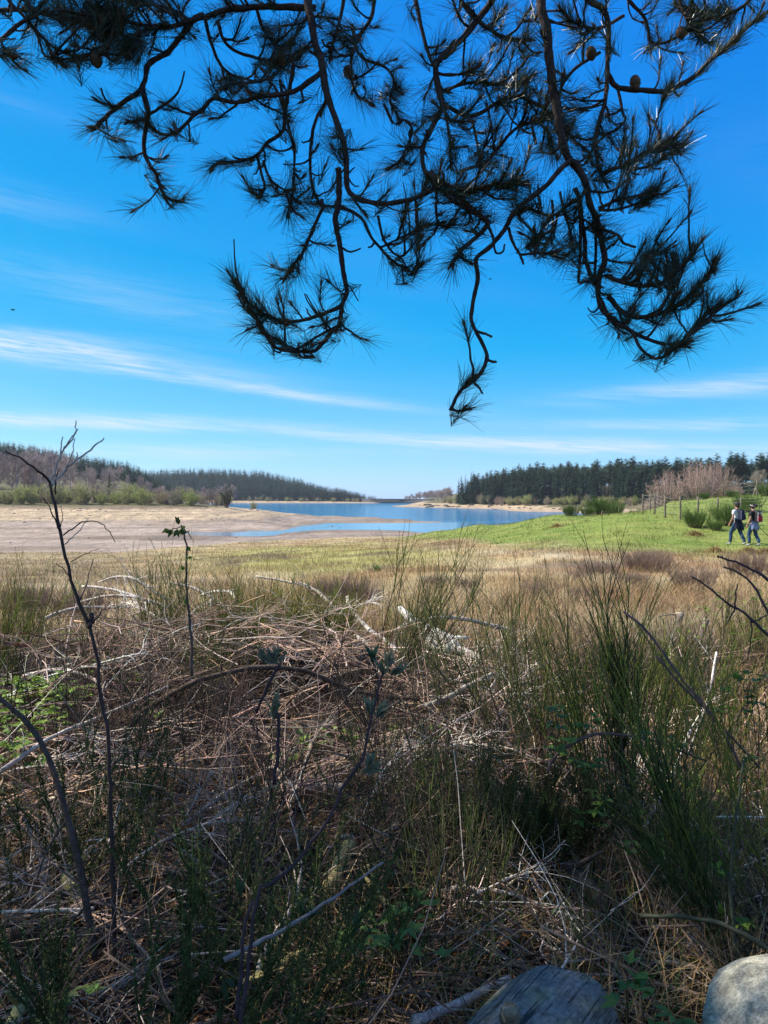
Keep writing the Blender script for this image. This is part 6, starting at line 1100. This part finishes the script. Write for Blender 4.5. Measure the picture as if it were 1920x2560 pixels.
# ------------------------------------------------------------------ the overhanging pine: trunk and crown beside the camera, long branches hanging into view
def pine():
    r_ = np.random.default_rng(301); base = np.array([-5.6, 1.0, hz(-5.6, 1.0)]); o = base
    root = empty('pine_tree', base, 'overhanging pine whose dark needled branches hang across the top of the view', 'tree')
    BK = (0.048, 0.034, 0.03); NC = [(0.035, 0.065, 0.028), (0.045, 0.08, 0.030), (0.028, 0.052, 0.026), (0.05, 0.075, 0.03)]
    def needles(mb, P, D, n, L, ang=(0.35, 1.25), back=0.09, up=0.25, w=0.0009, cols=None, K=3):
        """tufts: n needles round each tip P looking along D"""
        m = len(P); i = np.repeat(np.arange(m), n); k = len(i); d = D[i]; s = r_.uniform(0, 1, k) ** 0.8
        q = P[i] - d * (s * back)[:, None]; th = r_.uniform(ang[0], ang[1], k) * (0.55 + 0.45 * s) ; side = unit(np.cross(d, rand_dir(k, r_)))
        dd = unit(d * np.cos(th)[:, None] + side * np.sin(th)[:, None] + np.array([0, 0, up])); ll = L * r_.uniform(0.6, 1.1, k)
        u = np.linspace(0, 1, K)[None, :, None]; Q = q[:, None] + dd[:, None] * ll[:, None, None] * u + (np.array([0, 0, -0.12]) + r_.normal(0, 0.05, (k, 3)))[:, None] * ll[:, None, None] * u ** 2
        c = pick(cols or NC, k, 0.25, r=r_); mb.strips(Q, w * np.linspace(1, 0.35, K)[None] * r_.uniform(0.8, 1.2, (k, 1)), unit(np.cross(dd, rand_dir(k, r_))), c)
    def limb(P, rad, name='branch', sides=8, parent=root):
        n = len(P); mb = MB(); rr = rad * (1 + r_.uniform(-0.09, 0.09, n)); mb.tubes(P[None], rr[None], jitcol(BK, n, 0.18, r_)[None], sides); return mb.build(name, M['bark'], parent, origin=o, smooth=True)
    # trunk
    tp = np.array([base + [0, 0, -0.3], base + [0.05, 0.05, 1.2], base + [0.15, 0.1, 3.0], base + [0.4, 0.25, 5.2], base + [0.6, 0.4, 7.5], base + [0.7, 0.4, 9.2]]); TP = spline(tp, 30); limb(TP, np.linspace(0.24, 0.04, 30) + np.array([0.08] + [0.03] + [0] * 28), 'trunk', 14)
    # branches in view: traced, each with its own distance
    B = [ # points, d0, d1, r0, r1 (photo px), side twigs, tufts along the end
     ([(1420, -330), (1380, -160), (1353, 0), (1365, 75), (1377, 174), (1391, 260), (1403, 324), (1423, 388), (1452, 422), (1469, 463), (1475, 503), (1498, 546), (1510, 604), (1515, 645), (1501, 680), (1498, 731), (1515, 772), (1568, 812), (1620, 840), (1690, 855), (1740, 820), (1790, 780), (1850, 735)], 2.5, 2.7, 20, 4, 26, 9),
     ([(820, -300), (790, -140), (770, 0), (778, 50), (790, 110), (805, 150), (812, 205), (820, 245), (838, 300), (858, 360), (866, 420), (870, 470), (885, 492), (920, 505), (960, 510), (1012, 503), (1064, 482), (1093, 469), (1128, 500), (1180, 530), (1215, 548)], 2.7, 2.6, 16, 6, 22, 5),
     ([(790, 20), (680, 12), (579, 17), (521, 35), (480, 45), (440, 60), (399, 66), (347, 58), (290, 43), (231, 40), (145, 23)], 2.75, 2.5, 12, 5, 30, 8),
     ([(512, 38), (480, 55), (450, 95), (420, 130), (385, 148), (368, 165), (362, 200), (345, 235), (310, 255), (280, 275), (255, 300), (235, 322)], 2.7, 2.6, 11, 7, 3, 3),
     ([(358, 215), (365, 250), (372, 280), (366, 300), (362, 340), (360, 380), (370, 410), (390, 440), (405, 480), (425, 498), (455, 505)], 2.66, 2.7, 9, 5, 4, 4),
     ([(372, 285), (400, 270), (430, 250), (448, 225), (461, 178)], 2.66, 2.6, 5, 3, 1, 0),
     ([(372, 298), (345, 300), (318, 308)], 2.66, 2.6, 6, 3, 0, 2), ([(360, 380), (335, 390), (305, 393)], 2.68, 2.6, 4, 2, 0, 1), ([(362, 385), (380, 398), (400, 408)], 2.68, 2.7, 4, 2, 0, 0), ([(282, 270), (262, 245), (252, 220)], 2.6, 2.55, 4, 3, 0, 0), ([(240, 320), (275, 340), (308, 352)], 2.6, 2.55, 4, 2, 0, 1), ([(268, 290), (265, 305), (268, 316)], 2.6, 2.6, 4, 3, 0, 0),
     ([(810, 174), (770, 205), (723, 231), (636, 243), (580, 254), (530, 245), (505, 270), (480, 290), (445, 325), (405, 335), (375, 312)], 2.68, 2.75, 9, 5, 12, 5),
     ([(512, 45), (520, 80), (535, 130), (555, 165), (580, 188), (605, 200), (620, 225), (650, 255), (690, 275), (720, 290)], 2.72, 2.9, 6, 3, 9, 2), ([(580, 188), (640, 203), (680, 190), (710, 165)], 2.8, 2.9, 4, 3, 5, 2), ([(580, 188), (575, 210), (552, 222)], 2.75, 2.7, 4, 2, 1, 1),
     ([(544, 50), (567, 110), (613, 139), (683, 156), (723, 150), (760, 130)], 2.8, 2.9, 6, 4, 10, 4),
     ([(735, 160), (723, 225), (715, 270), (706, 324), (671, 353), (642, 388), (596, 402), (550, 405), (528, 420)], 2.8, 2.85, 7, 5, 5, 4), ([(642, 388), (650, 430), (660, 470), (650, 490), (632, 483)], 2.85, 2.85, 5, 4, 2, 3), ([(658, 400), (680, 450), (720, 480), (745, 505)], 2.85, 2.95, 4, 3, 4, 2),
     ([(700, 200), (726, 335), (735, 370), (735, 445), (729, 492), (718, 540)], 2.95, 3.0, 5, 4, 8, 4), ([(820, 250), (787, 312), (775, 434), (798, 509), (850, 515)], 2.9, 2.95, 6, 4, 7, 3),
     ([(845, 420), (848, 500), (840, 545), (850, 600), (862, 690), (868, 731), (856, 766), (850, 812), (828, 836), (793, 876), (741, 876), (694, 870), (665, 836), (648, 800), (625, 770)], 2.8, 2.75, 10, 5, 8, 9), ([(856, 766), (810, 789), (770, 801), (718, 807), (665, 789), (625, 760), (608, 737), (590, 700)], 2.78, 2.75, 7, 5, 12, 8), ([(850, 812), (790, 845), (740, 872), (700, 850), (660, 835)], 2.78, 2.8, 5, 4, 8, 4),
     ([(804, 500), (804, 523), (775, 587), (752, 639), (723, 674), (710, 700)], 2.85, 2.8, 6, 5, 4, 5), ([(862, 700), (880, 730), (896, 752)], 2.78, 2.75, 3, 2, 0, 0), ([(745, 860), (752, 890), (788, 893)], 2.75, 2.75, 4, 4, 0, 0), ([(850, 515), (905, 545), (930, 590), (963, 633), (995, 662), (1029, 679), (1053, 658)], 2.9, 2.9, 6, 4, 7, 4), ([(945, 540), (960, 600), (1000, 640), (1040, 600), (1050, 560)], 2.95, 3.0, 5, 3, 7, 3), ([(950, 620), (1018, 587), (1066, 562)], 2.9, 2.9, 4, 3, 4, 2),
     ([(1469, 463), (1434, 399), (1365, 463), (1307, 509), (1281, 544), (1267, 569), (1232, 610), (1191, 645), (1194, 691), (1180, 755), (1177, 801), (1191, 830), (1209, 865), (1215, 893), (1191, 940), (1151, 975), (1134, 1009), (1126, 1026)], 2.55, 2.5, 9, 6, 0, 0),
     ([(1191, 828), (1212, 834), (1231, 842)], 2.5, 2.5, 5, 4, 0, 0), ([(1214, 890), (1225, 902), (1242, 906)], 2.5, 2.5, 6, 4, 0, 0), ([(1184, 955), (1196, 968), (1207, 985)], 2.5, 2.5, 5, 3, 0, 0), ([(1128, 1022), (1150, 1028), (1175, 1022)], 2.5, 2.5, 5, 3, 0, 1), ([(1140, 1000), (1152, 975), (1170, 955), (1185, 940)], 2.5, 2.52, 3, 2, 1, 2),
     ([(1434, 470), (1446, 500), (1460, 587), (1463, 650), (1481, 702), (1500, 716)], 2.6, 2.65, 8, 7, 5, 1), ([(1446, 500), (1452, 600), (1448, 660), (1446, 705)], 2.6, 2.6, 6, 5, 0, 0), ([(1488, 560), (1490, 620), (1487, 690)], 2.62, 2.65, 6, 5, 1, 0), ([(1510, 575), (1544, 587), (1560, 605), (1590, 618)], 2.65, 2.6, 6, 4, 1, 0),
     ([(1515, 690), (1560, 705), (1610, 715), (1660, 705), (1710, 660), (1740, 615)], 2.68, 2.7, 8, 5, 12, 8), ([(1520, 740), (1570, 790), (1640, 790), (1700, 760), (1760, 700), (1795, 650)], 2.68, 2.75, 9, 5, 14, 9), ([(1500, 745), (1530, 800), (1580, 830), (1600, 870), (1640, 898), (1680, 877), (1715, 858)], 2.66, 2.6, 7, 4, 5, 4), ([(1560, 700), (1600, 660), (1630, 630)], 2.7, 2.75, 5, 4, 6, 5), ([(1640, 790), (1670, 740), (1685, 700), (1690, 640)], 2.72, 2.8, 6, 4, 8, 6), ([(1710, 845), (1760, 790), (1800, 760)], 2.7, 2.75, 5, 4, 6, 5),
     ([(1440, -60), (1470, 0), (1498, 17), (1518, 52), (1518, 174), (1510, 260), (1490, 336), (1492, 393), (1504, 434), (1520, 428)], 2.75, 2.8, 10, 6, 14, 3), ([(1518, 185), (1530, 205), (1544, 220), (1631, 226), (1672, 226), (1735, 191), (1770, 156), (1815, 115), (1880, 58), (1960, 0)], 2.78, 2.9, 9, 6, 9, 6), ([(1544, 222), (1552, 250), (1560, 285), (1565, 300), (1530, 330), (1495, 333)], 2.8, 2.8, 5, 4, 3, 2), ([(1672, 226), (1674, 218), (1676, 210)], 2.83, 2.83, 6, 6, 0, 3),
     ([(1504, 434), (1530, 425), (1573, 405), (1631, 370), (1690, 345)], 2.8, 2.9, 7, 4, 12, 7), ([(1498, 521), (1539, 503), (1585, 492), (1640, 478)], 2.7, 2.75, 6, 4, 6, 5), ([(1498, 526), (1550, 522), (1600, 505), (1640, 488)], 2.7, 2.8, 5, 3, 4, 4), ([(1530, 420), (1600, 420), (1650, 400), (1700, 365)], 2.82, 3.0, 5, 4, 10, 6), ([(1504, 434), (1512, 455), (1518, 465)], 2.8, 2.8, 6, 4, 0, 1),
     ([(1560, -40), (1573, 0), (1608, 40), (1620, 70), (1626, 104), (1654, 110), (1706, 87), (1750, 60)], 3.1, 3.2, 6, 4, 10, 5), ([(1690, -40), (1700, 12), (1718, 52), (1747, 81), (1776, 110)], 3.1, 3.1, 6, 4, 10, 4), ([(1900, -30), (1850, 20), (1790, 40), (1740, 25), (1690, 10)], 3.1, 3.2, 6, 4, 14, 6),
     ([(1260, -60), (1230, 0), (1197, 46), (1151, 98), (1093, 156), (1099, 231), (1105, 260), (1076, 324), (1058, 370), (1061, 428), (1093, 469)], 2.65, 2.6, 11, 7, 14, 3), ([(1030, -60), (1041, 0), (1058, 75), (1076, 145), (1099, 203), (1122, 324), (1128, 417)], 2.7, 2.75, 8, 4, 12, 3), ([(1130, -60), (1160, 10), (1200, 50), (1260, 90), (1330, 100)], 2.8, 2.9, 8, 5, 14, 5), ([(1100, 230), (1180, 205), (1260, 210), (1330, 190)], 2.8, 2.85, 6, 4, 12, 6), ([(1105, 260), (1180, 290), (1280, 240), (1380, 285), (1420, 330)], 2.75, 2.7, 7, 5, 12, 5), ([(1061, 428), (1140, 470), (1220, 463), (1310, 455)], 2.5, 2.4, 8, 5, 16, 10), ([(1076, 428), (1145, 492), (1209, 545), (1222, 560), (1200, 585), (1150, 630), (1126, 665)], 2.55, 2.5, 9, 7, 8, 5),
     ([(1090, 470), (1090, 520), (1100, 560), (1135, 562)], 2.7, 2.7, 5, 4, 4, 3), ([(1272, 572), (1284, 610), (1301, 639), (1308, 660)], 2.55, 2.5, 6, 4, 0, 0), ([(1301, 637), (1365, 633), (1400, 645)], 2.52, 2.5, 5, 4, 2, 1), ([(1222, 560), (1235, 600), (1240, 632), (1258, 628), (1262, 610)], 2.55, 2.5, 5, 3, 0, 0), ([(1380, 500), (1385, 560), (1370, 605), (1358, 622)], 2.62, 2.6, 5, 4, 2, 1), ([(1340, 640), (1320, 615), (1340, 600)], 2.55, 2.6, 4, 3, 2, 3), ([(1400, 480), (1420, 560), (1430, 620), (1415, 640)], 2.6, 2.6, 5, 4, 6, 4),
     ([(1150, 430), (1220, 400), (1280, 330), (1340, 300), (1390, 280)], 2.9, 2.8, 6, 4, 12, 4), ([(960, 260), (985, 310), (1010, 300), (1030, 330), (1000, 400), (970, 420)], 3.0, 3.0, 5, 4, 8, 3), ([(880, 60), (900, 140), (960, 170), (985, 205), (975, 250), (1000, 300)], 3.0, 3.05, 6, 4, 10, 4), ([(940, -40), (930, 40), (900, 90), (880, 150), (890, 230), (930, 260)], 2.9, 2.95, 7, 4, 14, 5), ([(860, -20), (850, 40), (830, 110), (825, 150)], 2.85, 2.8, 6, 5, 6, 3),
     ([(1500, 130), (1440, 170), (1400, 230), (1420, 330), (1470, 380), (1480, 410)], 2.9, 2.8, 6, 4, 10, 4), ([(1340, 360), (1330, 300), (1370, 330), (1390, 390)], 2.7, 2.7, 5, 4, 6, 3), ([(1440, 500), (1380, 540), (1320, 520), (1290, 530)], 2.62, 2.6, 6, 4, 6, 3), ([(1180, 300), (1190, 350), (1200, 420)], 2.9, 2.9, 5, 3, 6, 3),
     ([(-20, 110), (0, 100), (40, 70), (80, 30), (60, -10)], 2.4, 2.5, 7, 6, 4, 2), ([(0, 100), (12, 125), (40, 138)], 2.4, 2.4, 4, 3, 1, 4), ([(10, -20), (30, 10), (60, 40), (100, 85), (140, 120), (190, 140), (240, 137), (310, 138)], 2.45, 2.5, 6, 4, 10, 5), ([(90, 70), (100, 105), (120, 140), (190, 148)], 2.45, 2.5, 4, 3, 3, 2), ([(-40, 30), (60, 25), (150, 40), (240, 70), (310, 110)], 2.6, 2.6, 8, 5, 22, 8), ([(420, 60), (360, 70), (330, 110), (320, 135)], 2.6, 2.55, 6, 5, 8, 5), ([(200, -30), (240, 30), (270, 80), (280, 110)], 2.6, 2.6, 7, 5, 16, 6), ([(470, 50), (440, 30), (380, 10), (300, -10)], 2.75, 2.8, 6, 4, 12, 5), ([(350, 70), (335, 95), (325, 130)], 2.55, 2.5, 5, 4, 3, 4), ([(640, 20), (660, 70), (690, 110), (720, 120)], 2.85, 2.9, 6, 4, 10, 5), ([(1560, 40), (1500, 70), (1440, 60), (1400, 20)], 2.9, 2.8, 6, 4, 12, 5),
    ]
    ST = []
    for k, (pts, d0, d1, r0, r1, ntw, ntf) in enumerate(B):
        ntw = int(ntw * 1.12) if ntw > 3 else ntw
        n = max(8, len(pts) * 4); P = spline(polyw(pts, d0, d1), n); dm = (d0 + d1) / 2; wob = np.cumsum(r_.normal(0, 1, (n, 3)), 0) * 0.0009; wob -= np.linspace(0, 1, n)[:, None] * wob[-1]; P = P + wob
        rad = (np.linspace(r0, r1, n) ** 1.0) * dm / FPX * 0.76; mb = MB(); tw = MB(); tw.tubes(P[None], (rad * (1 + r_.uniform(-0.1, 0.1, n)))[None], jitcol(BK, n, 0.18, r_)[None], 8)
        T = unit(np.gradient(P, axis=0)); tipsP, tipsD, longs = [], [], []
        if ntf:
            i = np.unique(np.linspace(n * (0.45 if ntf > 4 else 0.7), n - 1, ntf).astype(int)); lat = unit(np.cross(T[i], rand_dir(len(i), r_)))
            tipsP.append(P[i] + lat * 0.01); tipsD.append(unit(T[i] + lat * 0.5 + [0, 0, 0.45])); tipsP.append(P[-1:]); tipsD.append(T[-1:])
        if ntw:
            t = r_.uniform(0.12, 0.97, ntw); i = (t * (n - 1)).astype(int); sd_ = unit(np.cross(T[i], rand_dir(ntw, r_))); dd = unit(T[i] * 0.55 + sd_ * r_.uniform(0.5, 1.1, (ntw, 1)) + [0, 0, 0.05]); LL = r_.uniform(0.04, 0.13, ntw)[:, None, None]; u = np.linspace(0, 1, 6)[None, :, None]
            Q = P[i][:, None] + dd[:, None] * LL * u + (np.array([0, 0, 0.75]) + r_.normal(0, 0.35, (ntw, 3)))[:, None] * LL * 0.6 * u ** 2 + np.cumsum(r_.normal(0, 0.0025, (ntw, 6, 3)), 1)
            tw.tubes(Q, 0.0042 * (1.1 - 0.45 * u[..., 0]) * r_.uniform(0.7, 1.2, (ntw, 1)), jitcol(BK, ntw, 0.2, r_), 5)
            keep = r_.random(ntw) < 0.86; tipsP.append(Q[keep, -1]); tipsD.append(unit(Q[keep, -1] - Q[keep, -2]))
        if tipsP:
            tP, tD = np.concatenate(tipsP), np.concatenate(tipsD); needles(mb, tP, tD, 48, 0.104, ang=(0.3, 1.1), back=0.075)
            k2 = len(tP); tw.tubes(np.stack([tP - tD * 0.01, tP + tD * 0.004, tP + tD * 0.018], 1), np.array([[0.0035, 0.005, 0.001]]), jitcol((0.10, 0.06, 0.04), k2, 0.2, r_), 6)
        ob = tw.build('branch', M['bark'], root, origin=o, smooth=True)
        if mb.n: mb.build('needles', M['needle'], ob, origin=np.zeros(3) + o)
        ST.append((pts[0], P[0], d0))
    # cones
    for px, py, d in [(237, 132, 2.5), (868, 165, 2.9), (1700, 68, 3.1), (1475, 118, 2.85), (1585, 190, 2.8), (700, 130, 2.85)]:
        c = at(px, py, d); mb = MB(); u = np.linspace(0, 1, 9); z = u[:, None] * np.array([[0.01, 0, -0.05]]); mb.tubes((c + z)[None], (0.019 * np.sin(np.pi * (0.12 + u * 0.86)) ** 0.7 * (1 + 0.12 * (np.arange(9) % 2)))[None], jitcol((0.11, 0.07, 0.045), 9, 0.3, r_)[None], 9); mb.build('cone', M['bark'], root, origin=o)
    # limbs that carry those branches: from the trunk out over the camera, above the picture
    def arm(z, mid, end, r0, r1): limb(spline([TP[np.argmin(np.abs(TP[:, 2] - z))], *[np.array(m) for m in mid], np.array(end)], 22), np.linspace(r0, r1, 22), 'branch', 10)
    s0 = at(1420, -330, 2.5); s1 = at(820, -300, 2.7); s2 = at(1260, -60, 2.65)
    arm(4.9, [(-3.0, 1.2, 5.4), (-0.6, 1.8, 5.1), (0.35, 2.2, 4.5)], s0, 0.085, 0.028); arm(4.4, [(-3.2, 1.2, 4.9), (-1.2, 1.7, 4.8), (-0.4, 2.3, 4.3)], s1, 0.07, 0.022)
    arm(5.3, [(-2.6, 1.2, 5.8), (0.2, 1.9, 5.1), (0.4, 2.3, 4.2)], s2, 0.06, 0.016); arm(5.0, [(-2.0, 1.3, 5.8), (0.8, 1.8, 5.0), (0.85, 2.4, 4.3)], at(1690, -60, 3.1), 0.06, 0.012)
    mbt = MB()
    # the rest of the crown, outside the picture, shading the near ground
    cP, cD = [], []; made = 0
    while made < 42:
        g = np.array([r_.uniform(-3.2, 2.6), r_.uniform(0.6, 4.2), 0.25]); H = r_.uniform(4.0, 8.2); e = g + SUNDIR * ((H - 0.25) / SUNDIR[2]); hd = np.hypot(*(e[:2] - base[:2]))
        if hd > 5.4 or hd < 0.8: continue
        s = TP[np.argmin(np.abs(TP[:, 2] - (H - 0.25 * hd)))]; P = spline([s, s * 0.5 + e * 0.5 + [0, 0, 0.25], e], 14); q = [proj(p) for p in P if p[1] > 0.3]
        if any(-150 < x < 2070 and -160 < y < 2700 for x, y, d in q): continue
        made += 1; limb(P, np.linspace(0.045, 0.01, 14), 'branch', 7)
        m = 62; cP.append(e + r_.normal(0, 1, (m, 3)) * np.array([0.27, 0.27, 0.18])); cD.append(unit(unit(e - s) + r_.normal(0, 0.6, (m, 3)) + [0, 0, 0.35]))
        p1 = cP[-1]; k = r_.integers(8, 14, m); mbt.tubes(np.stack([P[k], (P[k] + p1) / 2 + [0, 0, 0.03], p1], 1), np.array([[0.008, 0.006, 0.004]]), jitcol(BK, m, 0.2, r_), 4)
    cP, cD = np.concatenate(cP), np.concatenate(cD); x, y, d = np.array([proj(p) for p in cP]).T; ok = ~((d > 0.2) & (x > -170) & (x < 2090) & (y > -190) & (y < 2800)); sh = cP - SUNDIR * (cP[:, 2:] / SUNDIR[2]); ok &= sh[:, 1] < 3.5 + 1.0 * (fbm(sh[:, 0] * 0.7 + 5, sh[:, 1] * 0.7, 77) - 0.3)
    for hx, hy, hr in [(1.15, 2.0, 0.40), (0.45, 2.95, 0.28), (-0.9, 3.0, 0.33), (-0.1, 2.35, 0.24), (1.25, 3.2, 0.35), (-1.6, 3.5, 0.4), (0.2, 3.6, 0.3), (0.72, 2.1, 0.14), (-0.65, 2.2, 0.2), (-1.2, 2.5, 0.25), (0.85, 2.6, 0.16), (1.75, 2.9, 0.3)]: ok &= np.hypot(sh[:, 0] - hx, sh[:, 1] - hy) > hr * 1.15 + 0.1  # gaps in the unseen crown, placed to drop sun patches on the ground
    cP, cD = cP[ok], cD[ok]
    print('crown tufts', len(cP)); mb = MB(); needles(mb, cP, cD, 42, 0.14, w=0.0032, K=2, back=0.14); mb.build('needles', M['needle'], root, origin=o); mbt.build('twigs', M['bark'], root, origin=o)
pine()

# ------------------------------------------------------------------ the air
def build_haze():
    m = bpy.data.materials.new('pale_air'); m.use_nodes = True; nt = m.node_tree; N = nt.nodes
    N.remove(N['Principled BSDF']); v = N.new('ShaderNodeVolumePrincipled'); v.inputs['Color'].default_value = (0.80, 0.89, 1.0, 1); v.inputs['Density'].default_value = 0.00012; v.inputs['Anisotropy'].default_value = 0.2
    nt.links.new(v.outputs[0], N['Material Output'].inputs['Volume'])
    x, z0, z1 = 1600, -25, 62; V = [(sx * x, sy * x, z) for z in (z0, z1) for sy in (-1, 1) for sx in (-1, 1)]
    me = bpy.data.meshes.new('haze'); me.from_pydata(V, [], [(0, 2, 3, 1), (4, 5, 7, 6), (0, 1, 5, 4), (2, 6, 7, 3), (0, 4, 6, 2), (1, 3, 7, 5)]); me.materials.append(m)
    o = bpy.data.objects.new('haze', me); C.objects.link(o); tag(o, kind='stuff')
build_haze()
